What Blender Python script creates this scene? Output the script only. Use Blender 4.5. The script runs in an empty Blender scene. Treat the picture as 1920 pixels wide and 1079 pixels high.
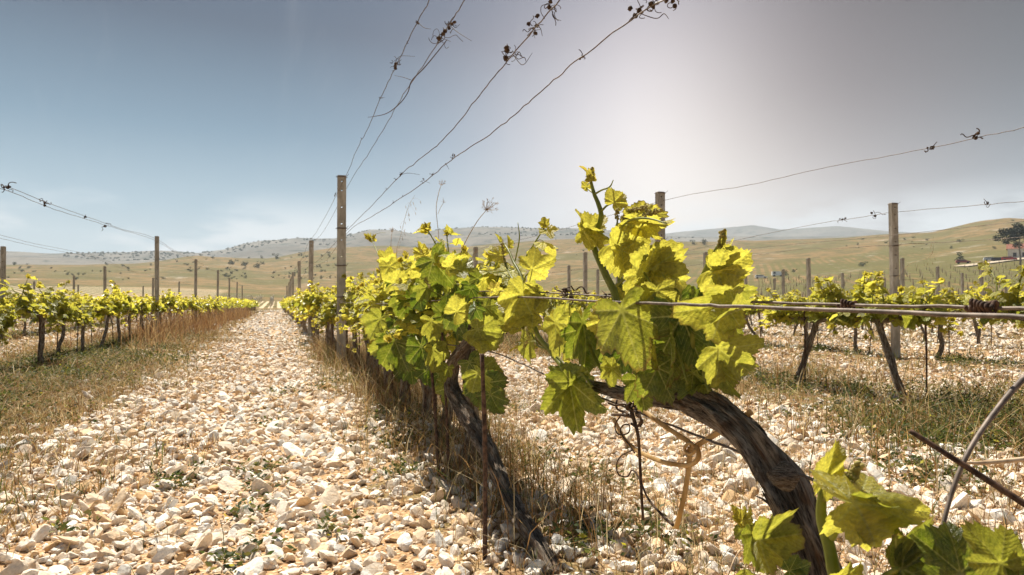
import bpy, math, random
import numpy as np
from mathutils import Vector, Matrix
rng = np.random.default_rng(7)
random.seed(7)
SC = bpy.context.scene
COL = SC.collection
R = math.radians

# ------------------------------------------------------------------ camera, sky, sun, exposure
CAMZ = 0.70; FPX = 1280.0; CX = 960.0; CY = 539.5; HOR = 570.0
YAW = 18.97; PITCH = math.degrees(math.atan((HOR - CY) / FPX))
cam_d = bpy.data.cameras.new("camera"); cam = bpy.data.objects.new("camera", cam_d); COL.objects.link(cam)
cam_d.sensor_width = 36.0; cam_d.lens = 24.0; cam_d.clip_start = 0.02; cam_d.clip_end = 30000
cam.location = (0, 0, CAMZ); cam.rotation_euler = (R(90 + PITCH), 0, R(-YAW))
cam_d.dof.use_dof = True; cam_d.dof.focus_distance = 1.45; cam_d.dof.aperture_fstop = 16.0
SC.camera = cam

SUN_EL, SUN_AZ = 58.0, -4.0            # azimuth clockwise from +Y
w = bpy.data.worlds.new("World"); SC.world = w; w.use_nodes = True
nt = w.node_tree; nt.nodes.clear()
def N(t, kind, **kw):
    n = t.nodes.new(kind)
    for k, v in kw.items():
        if k.startswith('i_'):
            key = k[2:]
            n.inputs[int(key) if key.isdigit() else key].default_value = v
        else: setattr(n, k, v)
    return n
def L(t, a, b): t.links.new(a, b)
def MATH(t, op, a=None, b=None, c=None, clamp=False):
    n = t.nodes.new('ShaderNodeMath'); n.operation = op; n.use_clamp = clamp
    for i, v in enumerate((a, b, c)):
        if v is None: continue
        if isinstance(v, (int, float)): n.inputs[i].default_value = v
        else: t.links.new(v, n.inputs[i])
    return n.outputs[0]
def MAPR(t, v, a, b, c=0.0, d=1.0, smooth=True):
    n = t.nodes.new('ShaderNodeMapRange'); n.interpolation_type = 'SMOOTHSTEP' if smooth else 'LINEAR'
    t.links.new(v, n.inputs[0])
    for i, x in zip((1, 2, 3, 4), (a, b, c, d)): n.inputs[i].default_value = x
    return n.outputs[0]
def MIXC(t, f, a, b, blend='MIX'):
    n = t.nodes.new('ShaderNodeMix'); n.data_type = 'RGBA'; n.blend_type = blend
    if isinstance(f, (int, float)): n.inputs[0].default_value = f
    else: t.links.new(f, n.inputs[0])
    for idx, v in ((6, a), (7, b)):
        if isinstance(v, tuple): n.inputs[idx].default_value = (*v[:3], 1)
        else: t.links.new(v, n.inputs[idx])
    return n.outputs[2]
sky = N(nt, 'ShaderNodeTexSky', sky_type='NISHITA', sun_disc=False, sun_elevation=R(SUN_EL), sun_rotation=R(SUN_AZ),
        altitude=200, air_density=1.0, dust_density=1.5, ozone_density=1.5)
tc = N(nt, 'ShaderNodeTexCoord')
sep = N(nt, 'ShaderNodeSeparateXYZ'); L(nt, tc.outputs['Generated'], sep.inputs[0])
# dry-air gradient: whitish at the horizon, deep blue above
cr = N(nt, 'ShaderNodeValToRGB'); L(nt, sep.outputs['Z'], cr.inputs[0]); el = cr.color_ramp.elements
for i, (p_, c_) in enumerate([(0.0, (7.6, 8.4, 8.7)), (0.06, (6.0, 7.4, 8.2)), (0.13, (3.3, 5.0, 6.2)), (0.23, (1.05, 2.3, 3.5)), (0.36, (0.08, 0.38, 0.95)), (1.0, (.2, .55, 1.4))]):
    e_ = el[i] if i < 2 else el.new(p_)
    e_.position = p_; e_.color = (*c_, 1)
skyc = MIXC(nt, 0.10, cr.outputs[0], sky.outputs[0])
# bright aureole painted into the sky, well right of the sun's direction
def lobe(az_, el_, pw_):
    d_ = N(nt, 'ShaderNodeVectorMath', operation='DOT_PRODUCT'); L(nt, tc.outputs['Generated'], d_.inputs[0])
    d_.inputs[1].default_value = (math.sin(R(az_)) * math.cos(R(el_)), math.cos(R(az_)) * math.cos(R(el_)), math.sin(R(el_)))
    return MATH(nt, 'POWER', MATH(nt, 'MAXIMUM', d_.outputs['Value'], 0.0), pw_)
skyc = MIXC(nt, MATH(nt, 'MULTIPLY', lobe(36.5, 10.0, 19.0), 0.80), skyc, (8.0, 6.8, 7.4))
skyc = MIXC(nt, MATH(nt, 'MULTIPLY', lobe(35.5, 6.0, 34.0), 0.97), skyc, (11.8, 10.7, 9.9))
# grey darkening far off to the right of the aureole
sd = (math.sin(R(66)), math.cos(R(66)), 0.30)
dot2 = N(nt, 'ShaderNodeVectorMath', operation='DOT_PRODUCT'); L(nt, tc.outputs['Generated'], dot2.inputs[0]); dot2.inputs[1].default_value = sd
dk = MATH(nt, 'MULTIPLY', MAPR(nt, dot2.outputs['Value'], 0.84, 1.0), MAPR(nt, sep.outputs['Z'], 0.02, 0.30, .45, 1.0))
skyc = MIXC(nt, dk, skyc, MIXC(nt, 1.0, skyc, (0.30, 0.26, 0.26), 'MULTIPLY'))
# clouds: low bank near the horizon and faint cirrus
mp = N(nt, 'ShaderNodeMapping'); L(nt, tc.outputs['Generated'], mp.inputs[0]); mp.inputs['Scale'].default_value = (2.6, 2.6, 9.0)
nz = N(nt, 'ShaderNodeTexNoise', i_Scale=1.7, i_Detail=8.0, i_Roughness=0.55); L(nt, mp.outputs[0], nz.inputs['Vector'])
cl = MAPR(nt, nz.outputs[0], 0.43, 0.58)
low = MATH(nt, 'MULTIPLY', MAPR(nt, sep.outputs['Z'], 0.0, 0.03), MAPR(nt, sep.outputs['Z'], 0.085, 0.165, 1.0, 0.0))
skyc = MIXC(nt, MATH(nt, 'MULTIPLY', MATH(nt, 'MULTIPLY', cl, low), 0.95), skyc, (9.6, 9.9, 10.2))
mp2 = N(nt, 'ShaderNodeMapping'); L(nt, tc.outputs['Generated'], mp2.inputs[0]); mp2.inputs['Scale'].default_value = (7.0, 2.0, 2.2); mp2.inputs['Rotation'].default_value = (0.2, 0.3, 0.6)
nz2 = N(nt, 'ShaderNodeTexNoise', i_Scale=1.1, i_Detail=9.0, i_Roughness=0.6, i_Distortion=0.9); L(nt, mp2.outputs[0], nz2.inputs['Vector'])
ci = MATH(nt, 'MULTIPLY', MAPR(nt, nz2.outputs[0], 0.56, 0.8), MAPR(nt, sep.outputs['Z'], 0.06, 0.16))
skyc = MIXC(nt, MATH(nt, 'MULTIPLY', ci, 0.12), skyc, (7.0, 7.2, 7.6))
bg = N(nt, 'ShaderNodeBackground'); bg.inputs['Strength'].default_value = 0.05
L(nt, skyc, bg.inputs['Color'])
wo = N(nt, 'ShaderNodeOutputWorld'); L(nt, bg.outputs[0], wo.inputs['Surface'])

sl = bpy.data.lights.new("sun", 'SUN'); sl.energy = 5.0; sl.angle = R(0.5); sl.color = (1.0, 0.93, 0.80)
so = bpy.data.objects.new("sun", sl); COL.objects.link(so)
sv = Vector((math.sin(R(SUN_AZ)) * math.cos(R(SUN_EL)), math.cos(R(SUN_AZ)) * math.cos(R(SUN_EL)), math.sin(R(SUN_EL))))
so.rotation_euler = (-sv).to_track_quat('-Z', 'Y').to_euler(); so.location = (0, 0, 30)
SC.view_settings.view_transform = 'Standard'; SC.view_settings.look = 'None'
SC.view_settings.exposure = 1.12; SC.view_settings.gamma = 1.0
SC.cycles.use_denoising = True
SC.cycles.max_bounces = 8; SC.cycles.volume_bounces = 0; SC.cycles.transparent_max_bounces = 6

# ------------------------------------------------------------------ picture <-> place helpers
_p = R(PITCH); _y = R(YAW)
F = np.array([math.sin(_y) * math.cos(_p), math.cos(_y) * math.cos(_p), math.sin(_p)])
RT = np.array([math.cos(_y), -math.sin(_y), 0.0]); UP = np.cross(RT, F)
C0 = np.array([0, 0, CAMZ])
def ray(px, py): return F + (px - CX) / FPX * RT + (CY - py) / FPX * UP
def P(px, py, d): return C0 + d * ray(px, py)
def PX(px, py, X=0.65):
    r = ray(px, py); return C0 + r * (X / r[0])
def PG(px, py, z=0.0):
    r = ray(px, py); return C0 + r * ((z - CAMZ) / r[2])

# ------------------------------------------------------------------ mesh builder
class MB:
    def __init__(s): s.v = []; s.t = []; s.q = []; s.uv = []; s.c = []; s.n = 0
    def add(s, v, tris=None, quads=None, uv=None, col=None):
        v = np.asarray(v, float); m = len(v)
        s.v.append(v)
        s.uv.append(np.zeros((m, 3)) if uv is None else np.asarray(uv, float))
        if col is None: col = (0.5, 0.5, 0.5)
        col = np.asarray(col, float)
        s.c.append(np.broadcast_to(col, (m, 3)) if col.ndim == 1 else col)
        if tris is not None and len(tris): s.t.append(np.asarray(tris, np.int64) + s.n)
        if quads is not None and len(quads): s.q.append(np.asarray(quads, np.int64) + s.n)
        s.n += m
    def build(s, name, mat, parent=None, smooth=True, origin=None):
        me = bpy.data.meshes.new(name)
        v = np.concatenate(s.v) if s.v else np.zeros((0, 3))
        if origin is not None: v = v - np.asarray(origin)
        t = np.concatenate(s.t) if s.t else np.zeros((0, 3), np.int64)
        q = np.concatenate(s.q) if s.q else np.zeros((0, 4), np.int64)
        me.vertices.add(len(v)); me.vertices.foreach_set('co', v.astype(np.float32).ravel())
        nl = t.size + q.size; me.loops.add(nl)
        me.loops.foreach_set('vertex_index', np.concatenate([t.ravel(), q.ravel()]).astype(np.int32))
        me.polygons.add(len(t) + len(q))
        st = np.concatenate([np.arange(len(t)) * 3, t.size + np.arange(len(q)) * 4]).astype(np.int32)
        me.polygons.foreach_set('loop_start', st)
        me.polygons.foreach_set('use_smooth', np.full(len(st), smooth))
        a = me.attributes.new('luv', 'FLOAT_VECTOR', 'POINT'); a.data.foreach_set('vector', np.concatenate(s.uv).astype(np.float32).ravel())
        a = me.attributes.new('tint', 'FLOAT_VECTOR', 'POINT'); a.data.foreach_set('vector', np.concatenate(s.c).astype(np.float32).ravel())
        me.update(calc_edges=True); me.validate()
        me.materials.append(mat)
        o = bpy.data.objects.new(name, me); COL.objects.link(o)
        if parent is not None: o.parent = parent
        elif origin is not None: o.location = origin
        return o
def tag(o, label=None, cat=None, group=None, kind=None):
    if label: o['label'] = label
    if cat: o['category'] = cat
    if group: o['group'] = group
    if kind: o['kind'] = kind
    return o
def empty(name, loc=(0, 0, 0), rz=0.0):
    e = bpy.data.objects.new(name, None); COL.objects.link(e); e.location = loc; e.rotation_euler = (0, 0, rz); e.empty_display_size = .1
    return e
def copy_tree(o, parent=None):
    c = o.copy(); COL.objects.link(c); c.parent = parent
    for ch in o.children: copy_tree(ch, c)
    return c

def smooth_path(pts, n, rad=None):
    pts = np.asarray(pts, float)
    if len(pts) == 2:
        tt = np.linspace(0, 1, n)[:, None]; out = pts[0] * (1 - tt) + pts[1] * tt
        return out, (None if rad is None else np.interp(np.linspace(0, 1, n), [0, 1], rad))
    e = np.vstack([2 * pts[0] - pts[1], pts, 2 * pts[-1] - pts[-2]])
    u = np.linspace(0, len(pts) - 1 - 1e-6, n); i = u.astype(int); f = (u - i)[:, None]
    p0, p1, p2, p3 = e[i], e[i + 1], e[i + 2], e[i + 3]
    out = .5 * ((2 * p1) + (-p0 + p2) * f + (2 * p0 - 5 * p1 + 4 * p2 - p3) * f * f + (-p0 + 3 * p1 - 3 * p2 + p3) * f ** 3)
    return out, (None if rad is None else np.interp(u, np.arange(len(pts)), rad))
def tube(mb, pts, rad, n=12, sides=6, col=(.5, .5, .5), disp=None, cap=True):
    if np.isscalar(rad): rad = [rad] * len(pts)
    c, r = smooth_path(pts, n, rad)
    T = np.gradient(c, axis=0); T /= (np.linalg.norm(T, axis=1)[:, None] + 1e-9)
    a = np.array([0, 0, 1.0]) if abs(T[0][2]) < .9 else np.array([1.0, 0, 0])
    x = np.cross(T[0], a); x /= np.linalg.norm(x)
    X = np.zeros_like(c)
    for i in range(n):
        x = x - T[i] * np.dot(x, T[i]); x /= (np.linalg.norm(x) + 1e-9); X[i] = x
    Y = np.cross(T, X)
    th = np.linspace(0, 2 * np.pi, sides, endpoint=False)
    ln = np.concatenate([[0], np.cumsum(np.linalg.norm(np.diff(c, axis=0), axis=1))])
    rr = r[:, None] * np.ones(sides)
    if disp is not None: rr = rr * disp(th[None, :], ln[:, None])
    v = c[:, None, :] + rr[..., None] * (np.cos(th)[None, :, None] * X[:, None, :] + np.sin(th)[None, :, None] * Y[:, None, :])
    uv = np.stack([np.broadcast_to(np.cos(th), (n, sides)), np.broadcast_to(np.sin(th), (n, sides)), np.broadcast_to(ln[:, None], (n, sides))], -1)
    idx = np.arange(n * sides).reshape(n, sides)
    q = np.stack([idx[:-1], np.roll(idx, -1, 1)[:-1], np.roll(idx, -1, 1)[1:], idx[1:]], -1).reshape(-1, 4)
    V = v.reshape(-1, 3); UV = uv.reshape(-1, 3); tr = None
    if cap:
        V = np.vstack([V, c[0], c[-1]]); UV = np.vstack([UV, [0, 0, 0], [0, 0, ln[-1]]])
        k = n * sides; j = np.arange(sides); jn = (j + 1) % sides
        tr = np.vstack([np.stack([np.full(sides, k), jn, j], 1), np.stack([np.full(sides, k + 1), idx[-1][j], idx[-1][jn]], 1)])
    mb.add(V, tris=tr, quads=q, uv=UV, col=col)
    return c
def box(mb, lo, hi, col=(.5, .5, .5)):
    x0, y0, z0 = lo; x1, y1, z1 = hi
    v = [(x0, y0, z0), (x1, y0, z0), (x1, y1, z0), (x0, y1, z0), (x0, y0, z1), (x1, y0, z1), (x1, y1, z1), (x0, y1, z1)]
    mb.add(v, quads=[(0, 3, 2, 1), (4, 5, 6, 7), (0, 1, 5, 4), (1, 2, 6, 5), (2, 3, 7, 6), (3, 0, 4, 7)], col=col, uv=v)

# ------------------------------------------------------------------ materials
def newmat(name):
    m = bpy.data.materials.new(name); m.use_nodes = True; m.node_tree.nodes.clear(); return m, m.node_tree
def out(t, sh, disp=None):
    o = t.nodes.new('ShaderNodeOutputMaterial'); L(t, sh, o.inputs['Surface'])
def bump(t, h, strength, dist, normal=None):
    b = N(t, 'ShaderNodeBump'); b.inputs['Strength'].default_value = strength; b.inputs['Distance'].default_value = dist
    L(t, h, b.inputs['Height'])
    if normal: L(t, normal, b.inputs['Normal'])
    return b.outputs[0]
def noise(t, vec, scale, detail=4.0, rough=.55):
    n = N(t, 'ShaderNodeTexNoise', i_Scale=scale, i_Detail=detail, i_Roughness=rough)
    if vec is not None: L(t, vec, n.inputs['Vector'])
    return n.outputs[0]
def attr(t, name): return N(t, 'ShaderNodeAttribute', attribute_name=name)
def principled(t, col, rough=.6, spec=.5, normal=None):
    p = N(t, 'ShaderNodeBsdfPrincipled')
    if isinstance(col, tuple): p.inputs['Base Color'].default_value = (*col, 1)
    else: L(t, col, p.inputs['Base Color'])
    if isinstance(rough, (int, float)): p.inputs['Roughness'].default_value = rough
    else: L(t, rough, p.inputs['Roughness'])
    p.inputs['Specular IOR Level'].default_value = spec
    if normal: L(t, normal, p.inputs['Normal'])
    return p

def mat_leaf(detail=True, name='leaf'):
    m, t = newmat(name)
    uv = attr(t, 'luv'); ti = attr(t, 'tint')
    s = N(t, 'ShaderNodeSeparateXYZ'); L(t, ti.outputs['Vector'], s.inputs[0])
    age_shade, rnd, red = s.outputs
    if detail: age_shade = MATH(t, 'ADD', age_shade, MATH(t, 'MULTIPLY', MATH(t, 'SUBTRACT', noise(t, uv.outputs['Vector'], 2.6, 4.0), .5), .9), clamp=True)
    colf = MIXC(t, age_shade, (0.46, 0.43, 0.05), (0.06, 0.115, 0.014))  # young yellow to mature green; the dark end also stands in for shade
    colt = MIXC(t, age_shade, (0.88, 0.78, 0.10), (0.17, 0.25, 0.010))
    colf = MIXC(t, red, colf, (0.42, 0.20, 0.05)); colt = MIXC(t, red, colt, (0.80, 0.42, 0.08))
    nrm = None; rough = 0.36
    if detail:
        sx = N(t, 'ShaderNodeSeparateXYZ'); L(t, uv.outputs['Vector'], sx.inputs[0])
        th = MATH(t, 'ABSOLUTE', MATH(t, 'ARCTAN2', sx.outputs[0], sx.outputs[1]))
        pp = MATH(t, 'PINGPONG', th, 0.457)
        r = MATH(t, 'SQRT', MATH(t, 'ADD', MATH(t, 'MULTIPLY', sx.outputs[0], sx.outputs[0]), MATH(t, 'MULTIPLY', sx.outputs[1], sx.outputs[1])))
        d = MATH(t, 'MULTIPLY', r, MATH(t, 'SINE', pp))
        main = MAPR(t, MATH(t, 'SUBTRACT', d, MATH(t, 'MULTIPLY', MATH(t, 'SUBTRACT', 1.0, r), 0.008)), 0.004, 0.018, 1.0, 0.0)
        st = MATH(t, 'SUBTRACT', MATH(t, 'MULTIPLY', r, MATH(t, 'COSINE', pp)), MATH(t, 'MULTIPLY', d, 1.1))
        ps = MATH(t, 'PINGPONG', MATH(t, 'ADD', MATH(t, 'ADD', st, 3.0), MATH(t, 'MULTIPLY', noise(t, uv.outputs['Vector'], 5.0, 3.0), .12)), 0.055)
        sec = MAPR(t, ps, 0.002, 0.012, 1.0, 0.0)
        vein = MATH(t, 'MAXIMUM', MATH(t, 'MULTIPLY', main, MAPR(t, r, .0, .1, .4, 1)), MATH(t, 'MULTIPLY', sec, 0.55))
        ns = noise(t, uv.outputs['Vector'], 9.0, 5.0)
        nf = noise(t, uv.outputs['Vector'], 34.0, 3.0)
        colf = MIXC(t, MATH(t, 'MULTIPLY', vein, .8), colf, (0.50, 0.52, 0.18))
        colt = MIXC(t, MATH(t, 'MULTIPLY', vein, .55), colt, (0.50, 0.50, 0.08))
        v = MAPR(t, ns, .3, .7, .62, 1.22, False)
        vc = N(t, 'ShaderNodeCombineXYZ'); [L(t, v, vc.inputs[i]) for i in range(3)]
        colf = MIXC(t, 1.0, colf, vc.outputs[0], 'MULTIPLY'); colt = MIXC(t, 1.0, colt, vc.outputs[0], 'MULTIPLY')
        brown = MATH(t, 'MAXIMUM', MAPR(t, noise(t, uv.outputs['Vector'], 3.3, 4.0), 0.68, 0.74), MATH(t, 'MULTIPLY', MAPR(t, sx.outputs[2], .90, .99), MAPR(t, noise(t, ti.outputs['Vector'], 7.0, 2.0), .5, .6)))
        brown = MATH(t, 'MULTIPLY', brown, .75)
        colf = MIXC(t, brown, colf, (0.16, 0.09, 0.03)); colt = MIXC(t, brown, colt, (0.2, 0.1, 0.02))
        h = MATH(t, 'ADD', MATH(t, 'MULTIPLY', ps, 2.6), MATH(t, 'MULTIPLY', MATH(t, 'MINIMUM', d, .08), 7.0))
        h = MATH(t, 'ADD', h, MATH(t, 'MULTIPLY', nf, .5))
        h = MATH(t, 'MULTIPLY', h, MAPR(t, r, .02, .16))
        nrm = bump(t, h, .6, .010)
    hs = N(t, 'ShaderNodeHueSaturation'); L(t, colf, hs.inputs['Color']); L(t, MAPR(t, rnd, 0, 1, .55, 1.3, False), hs.inputs['Value'])
    p = principled(t, hs.outputs[0], rough, .5, nrm)
    tr = N(t, 'ShaderNodeBsdfTranslucent'); L(t, colt, tr.inputs['Color'])
    if nrm: L(t, nrm, tr.inputs['Normal'])
    mx = N(t, 'ShaderNodeMixShader'); L(t, MAPR(t, age_shade, 0, 1, .52, .34, False), mx.inputs[0])
    L(t, p.outputs[0], mx.inputs[1]); L(t, tr.outputs[0], mx.inputs[2]); out(t, mx.outputs[0]); return m
M_LEAF = mat_leaf(True, 'vine_leaf'); M_LEAFS = mat_leaf(False, 'vine_leaf_small')

def mat_bark():
    m, t = newmat('vine_bark')
    uv = attr(t, 'luv'); ti = attr(t, 'tint')
    mp = N(t, 'ShaderNodeMapping'); L(t, uv.outputs['Vector'], mp.inputs[0]); mp.inputs['Scale'].default_value = (1, 1, 5)
    n1 = noise(t, mp.outputs[0], 4.2, 8.0, .65)
    mp2 = N(t, 'ShaderNodeMapping'); L(t, uv.outputs['Vector'], mp2.inputs[0]); mp2.inputs['Scale'].default_value = (1, 1, 5)
    n2 = noise(t, mp2.outputs[0], 13.0, 5.0, .7)
    mp3 = N(t, 'ShaderNodeMapping'); L(t, uv.outputs['Vector'], mp3.inputs[0]); mp3.inputs['Scale'].default_value = (1, 1, 14)
    n3 = noise(t, mp3.outputs[0], 2.0, 4.0)
    f = MAPR(t, MATH(t, 'ADD', MATH(t, 'MULTIPLY', n1, .55), MATH(t, 'MULTIPLY', n2, .45)), .38, .62)
    c = MIXC(t, f, (0.05, 0.032, 0.021), (0.60, 0.49, 0.38))
    c = MIXC(t, MAPR(t, n3, .45, .7), c, MIXC(t, f, (0.06, 0.035, 0.02), (0.30, 0.17, 0.09)))
    h = MATH(t, 'ADD', MATH(t, 'MULTIPLY', n1, 1.6), MATH(t, 'MULTIPLY', n2, 1.2))
    p = principled(t, c, .85, .25, bump(t, h, 1.0, .02)); out(t, p.outputs[0]); return m
M_BARK = mat_bark()
def mat_simple(name, c1, c2, scale=20.0, rough=.7, spec=.3, bstr=.3, bdist=.003, metal=0.0, coord='Object', trans=None, stretch=None):
    m, t = newmat(name)
    tc = N(t, 'ShaderNodeTexCoord'); vec = tc.outputs[coord]
    if stretch:
        mp = N(t, 'ShaderNodeMapping'); L(t, vec, mp.inputs[0]); mp.inputs['Scale'].default_value = stretch; vec = mp.outputs[0]
    n = noise(t, vec, scale, 6.0, .6)
    c = MIXC(t, MAPR(t, n, .35, .65), c1, c2)
    p = principled(t, c, rough, spec, bump(t, n, bstr, bdist)); p.inputs['Metallic'].default_value = metal
    sh = p.outputs[0]
    if trans:
        tr = N(t, 'ShaderNodeBsdfTranslucent'); tr.inputs['Color'].default_value = (*trans, 1)
        mx = N(t, 'ShaderNodeMixShader'); mx.inputs[0].default_value = .4; L(t, sh, mx.inputs[1]); L(t, tr.outputs[0], mx.inputs[2]); sh = mx.outputs[0]
    out(t, sh); return m
M_SHOOT = mat_simple('green_shoot', (0.15, 0.17, 0.025), (0.34, 0.33, 0.06), 30, .45, .4, .2, .001, trans=(.3, .36, .04))
M_FLOWER = mat_simple('flower_bud', (0.26, 0.21, 0.05), (0.55, 0.47, 0.16), 90, .7, .2, .4, .001, trans=(.35, .28, .05))
M_WIRE = mat_simple('weathered_wire', (0.07, 0.052, 0.042), (0.20, 0.155, 0.125), 60, .6, .4, .3, .0006, metal=.2)
M_RUST = mat_simple('rusty_iron', (0.03, 0.018, 0.013), (0.13, 0.075, 0.05), 80, .85, .2, .6, .002)
M_POST = mat_simple('concrete_post', (0.25, 0.225, 0.19), (0.42, 0.385, 0.33), 14, .85, .25, .4, .004, stretch=(1, 1, .35))
M_DARK = mat_simple('dead_tendril', (0.03, 0.018, 0.012), (0.10, 0.06, 0.035), 70, .8, .2, .4, .001)
M_STRAW = mat_simple('straw_tie', (0.42, 0.26, 0.09), (0.70, 0.50, 0.24), 30, .5, .4, .3, .001, trans=(.6, .4, .15), stretch=(1, 1, .2))
M_TWIG = mat_simple('dry_twig', (0.26, 0.17, 0.10), (0.55, 0.42, 0.28), 40, .8, .2, .3, .001)

def mat_tint(name, rough=.85, trans=0.0, nscale=0, spec=.2):
    m, t = newmat(name); ti = attr(t, 'tint'); c = ti.outputs['Color']
    nrm = None
    if nscale:
        tc = N(t, 'ShaderNodeTexCoord'); n = noise(t, tc.outputs['Object'], nscale, 5.0, .6)
        v = MAPR(t, n, .3, .7, .72, 1.2, False); vc = N(t, 'ShaderNodeCombineXYZ'); [L(t, v, vc.inputs[i]) for i in range(3)]
        c = MIXC(t, 1.0, c, vc.outputs[0], 'MULTIPLY')
    p = principled(t, c, rough, spec, nrm); sh = p.outputs[0]
    if trans:
        tr = N(t, 'ShaderNodeBsdfTranslucent'); L(t, c, tr.inputs['Color'])
        mx = N(t, 'ShaderNodeMixShader'); mx.inputs[0].default_value = trans; L(t, sh, mx.inputs[1]); L(t, tr.outputs[0], mx.inputs[2]); sh = mx.outputs[0]
    out(t, sh); return m
M_GRASS = mat_tint('grass_blade', .6, .45, 0, .3)
M_BUSH = mat_tint('bush_leaf', .7, .15)
M_PAINT = mat_tint('painted', .35, 0, 0, .5)

def mat_stone():
    m, t = newmat('limestone'); ti = attr(t, 'tint'); tc = N(t, 'ShaderNodeTexCoord')
    n1 = noise(t, tc.outputs['Object'], 22.0, 6.0, .6); n2 = noise(t, tc.outputs['Object'], 130.0, 4.0, .6)
    c = MIXC(t, MATH(t, 'MULTIPLY', MAPR(t, n1, .50, .68), .55), ti.outputs['Color'], (0.60, 0.37, 0.18))
    v = MAPR(t, n2, .3, .7, .84, 1.1, False); vc = N(t, 'ShaderNodeCombineXYZ'); [L(t, v, vc.inputs[i]) for i in range(3)]
    c = MIXC(t, 1.0, c, vc.outputs[0], 'MULTIPLY')
    h = MATH(t, 'ADD', MATH(t, 'MULTIPLY', n1, .8), MATH(t, 'MULTIPLY', n2, .25))
    p = principled(t, c, .9, .15, bump(t, h, .7, .012)); out(t, p.outputs[0]); return m
M_STONE = mat_stone()

def mat_ground():
    m, t = newmat('stony_soil')
    tc = N(t, 'ShaderNodeTexCoord'); ob = tc.outputs['Object']
    s = N(t, 'ShaderNodeSeparateXYZ'); L(t, ob, s.inputs[0])
    r = MATH(t, 'SQRT', MATH(t, 'ADD', MATH(t, 'MULTIPLY', s.outputs[0], s.outputs[0]), MATH(t, 'MULTIPLY', s.outputs[1], s.outputs[1])))
    ns = noise(t, ob, 2.2, 6.0); nf = noise(t, ob, 40.0, 6.0, .7); nm = noise(t, ob, 11.0, 5.0, .6)
    vo = N(t, 'ShaderNodeTexVoronoi', i_Scale=60.0); L(t, ob, vo.inputs['Vector'])
    vo2 = N(t, 'ShaderNodeTexVoronoi', i_Scale=18.0); L(t, ob, vo2.inputs['Vector'])
    soil = MIXC(t, MAPR(t, nf, .3, .7), (0.24, 0.125, 0.055), (0.54, 0.35, 0.19))
    pe = MATH(t, 'MULTIPLY', MAPR(t, vo.outputs['Distance'], .1, .6, 1, 0), MAPR(t, nm, .32, .5))
    soil = MIXC(t, MATH(t, 'MULTIPLY', pe, .8), soil, (0.62, 0.48, 0.32))
    pale = MATH(t, 'MULTIPLY', MAPR(t, vo2.outputs['Distance'], .15, .6, 1, 0), MAPR(t, r, 9, 22))
    soil = MIXC(t, MATH(t, 'MULTIPLY', pale, .7), soil, (0.66, 0.58, 0.47))
    def strip(x0, hw, amt):
        d_ = MATH(t, 'ABSOLUTE', MATH(t, 'ADD', MATH(t, 'SUBTRACT', s.outputs[0], x0), MATH(t, 'MULTIPLY', MATH(t, 'SUBTRACT', ns, .5), 1.6)))
        return MATH(t, 'MULTIPLY', MAPR(t, d_, hw * .6, hw * 1.3, 1, 0), amt)
    ov = strip(-2.35, 1.3, .95)
    for q_ in ((-5.5, 1.2, .85), (-8.5, 1.5, .85), (-12, 2.2, .8), (-16, 2.5, .8), (.72, .35, .55), (4.0, .9, .8), (7.6, 1.2, .7), (11, 1.3, .7), (15, 2.2, .7), (20, 3, .8), (27, 5, .8), (36, 6, .8)): ov = MATH(t, 'MAXIMUM', ov, strip(*q_))
    litter_c = MIXC(t, MAPR(t, nf, .35, .65), (0.10, 0.058, 0.025), (0.30, 0.19, 0.095))
    litter_c = MIXC(t, MAPR(t, noise(t, ob, 5.0, 4.0), .48, .6), litter_c, (0.11, 0.11, 0.03))
    soil = MIXC(t, ov, soil, litter_c)
    # dry grass land beyond the vineyard
    big = noise(t, ob, .02, 6.0, .6); mid = noise(t, ob, .12, 6.0, .65); fine = noise(t, ob, 1.2, 5.0, .7)
    grass = MIXC(t, MAPR(t, big, .44, .56), (0.105, 0.095, 0.032), (0.185, 0.122, 0.052))
    grass = MIXC(t, MAPR(t, mid, .47, .60), grass, (0.085, 0.075, 0.026))
    grass = MIXC(t, MATH(t, 'MULTIPLY', MAPR(t, fine, .45, .7), .35), grass, (0.30, 0.21, 0.11))
    f1 = MAPR(t, MATH(t, 'ADD', r, MATH(t, 'MULTIPLY', ns, 25.0)), 58, 95)
    c = MIXC(t, f1, soil, grass)
    # stripes of the far vineyard: pale soil between the rows
    def stripes(ang, period, x0, x1, y0, y1, col, amt):
        dirx, diry = math.cos(R(ang)), math.sin(R(ang))
        u = MATH(t, 'ADD', MATH(t, 'MULTIPLY', s.outputs[0], dirx), MATH(t, 'MULTIPLY', s.outputs[1], diry))
        w_ = MATH(t, 'PINGPONG', MATH(t, 'ADD', u, MATH(t, 'MULTIPLY', mid, .6)), period / 2)
        k = MAPR(t, w_, period * .18, period * .30)
        az = MATH(t, 'MULTIPLY', MATH(t, 'MULTIPLY', MAPR(t, s.outputs[0], x0, x0 + 3), MAPR(t, s.outputs[0], x1 - 3, x1, 1, 0)),
                  MATH(t, 'MULTIPLY', MAPR(t, s.outputs[1], y0, y0 + 4), MAPR(t, s.outputs[1], y1 - 6, y1, 1, 0)))
        return MATH(t, 'MULTIPLY', MATH(t, 'MULTIPLY', k, az), amt), col
    for a_ in (stripes(0, 1.15, -16, 20, 92, 172, (0.55, 0.45, 0.31), .8), stripes(24, 1.9, -85, -14, 110, 260, (0.44, 0.36, 0.24), .7),
               stripes(-38, 3.4, 60, 330, 60, 290, (0.10, 0.095, 0.03), .7)):
        c = MIXC(t, a_[0], c, a_[1])
    dots = MATH(t, 'MULTIPLY', MAPR(t, noise(t, ob, .22, 4.0, .6), .60, .68), MAPR(t, r, 330, 420))
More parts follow.
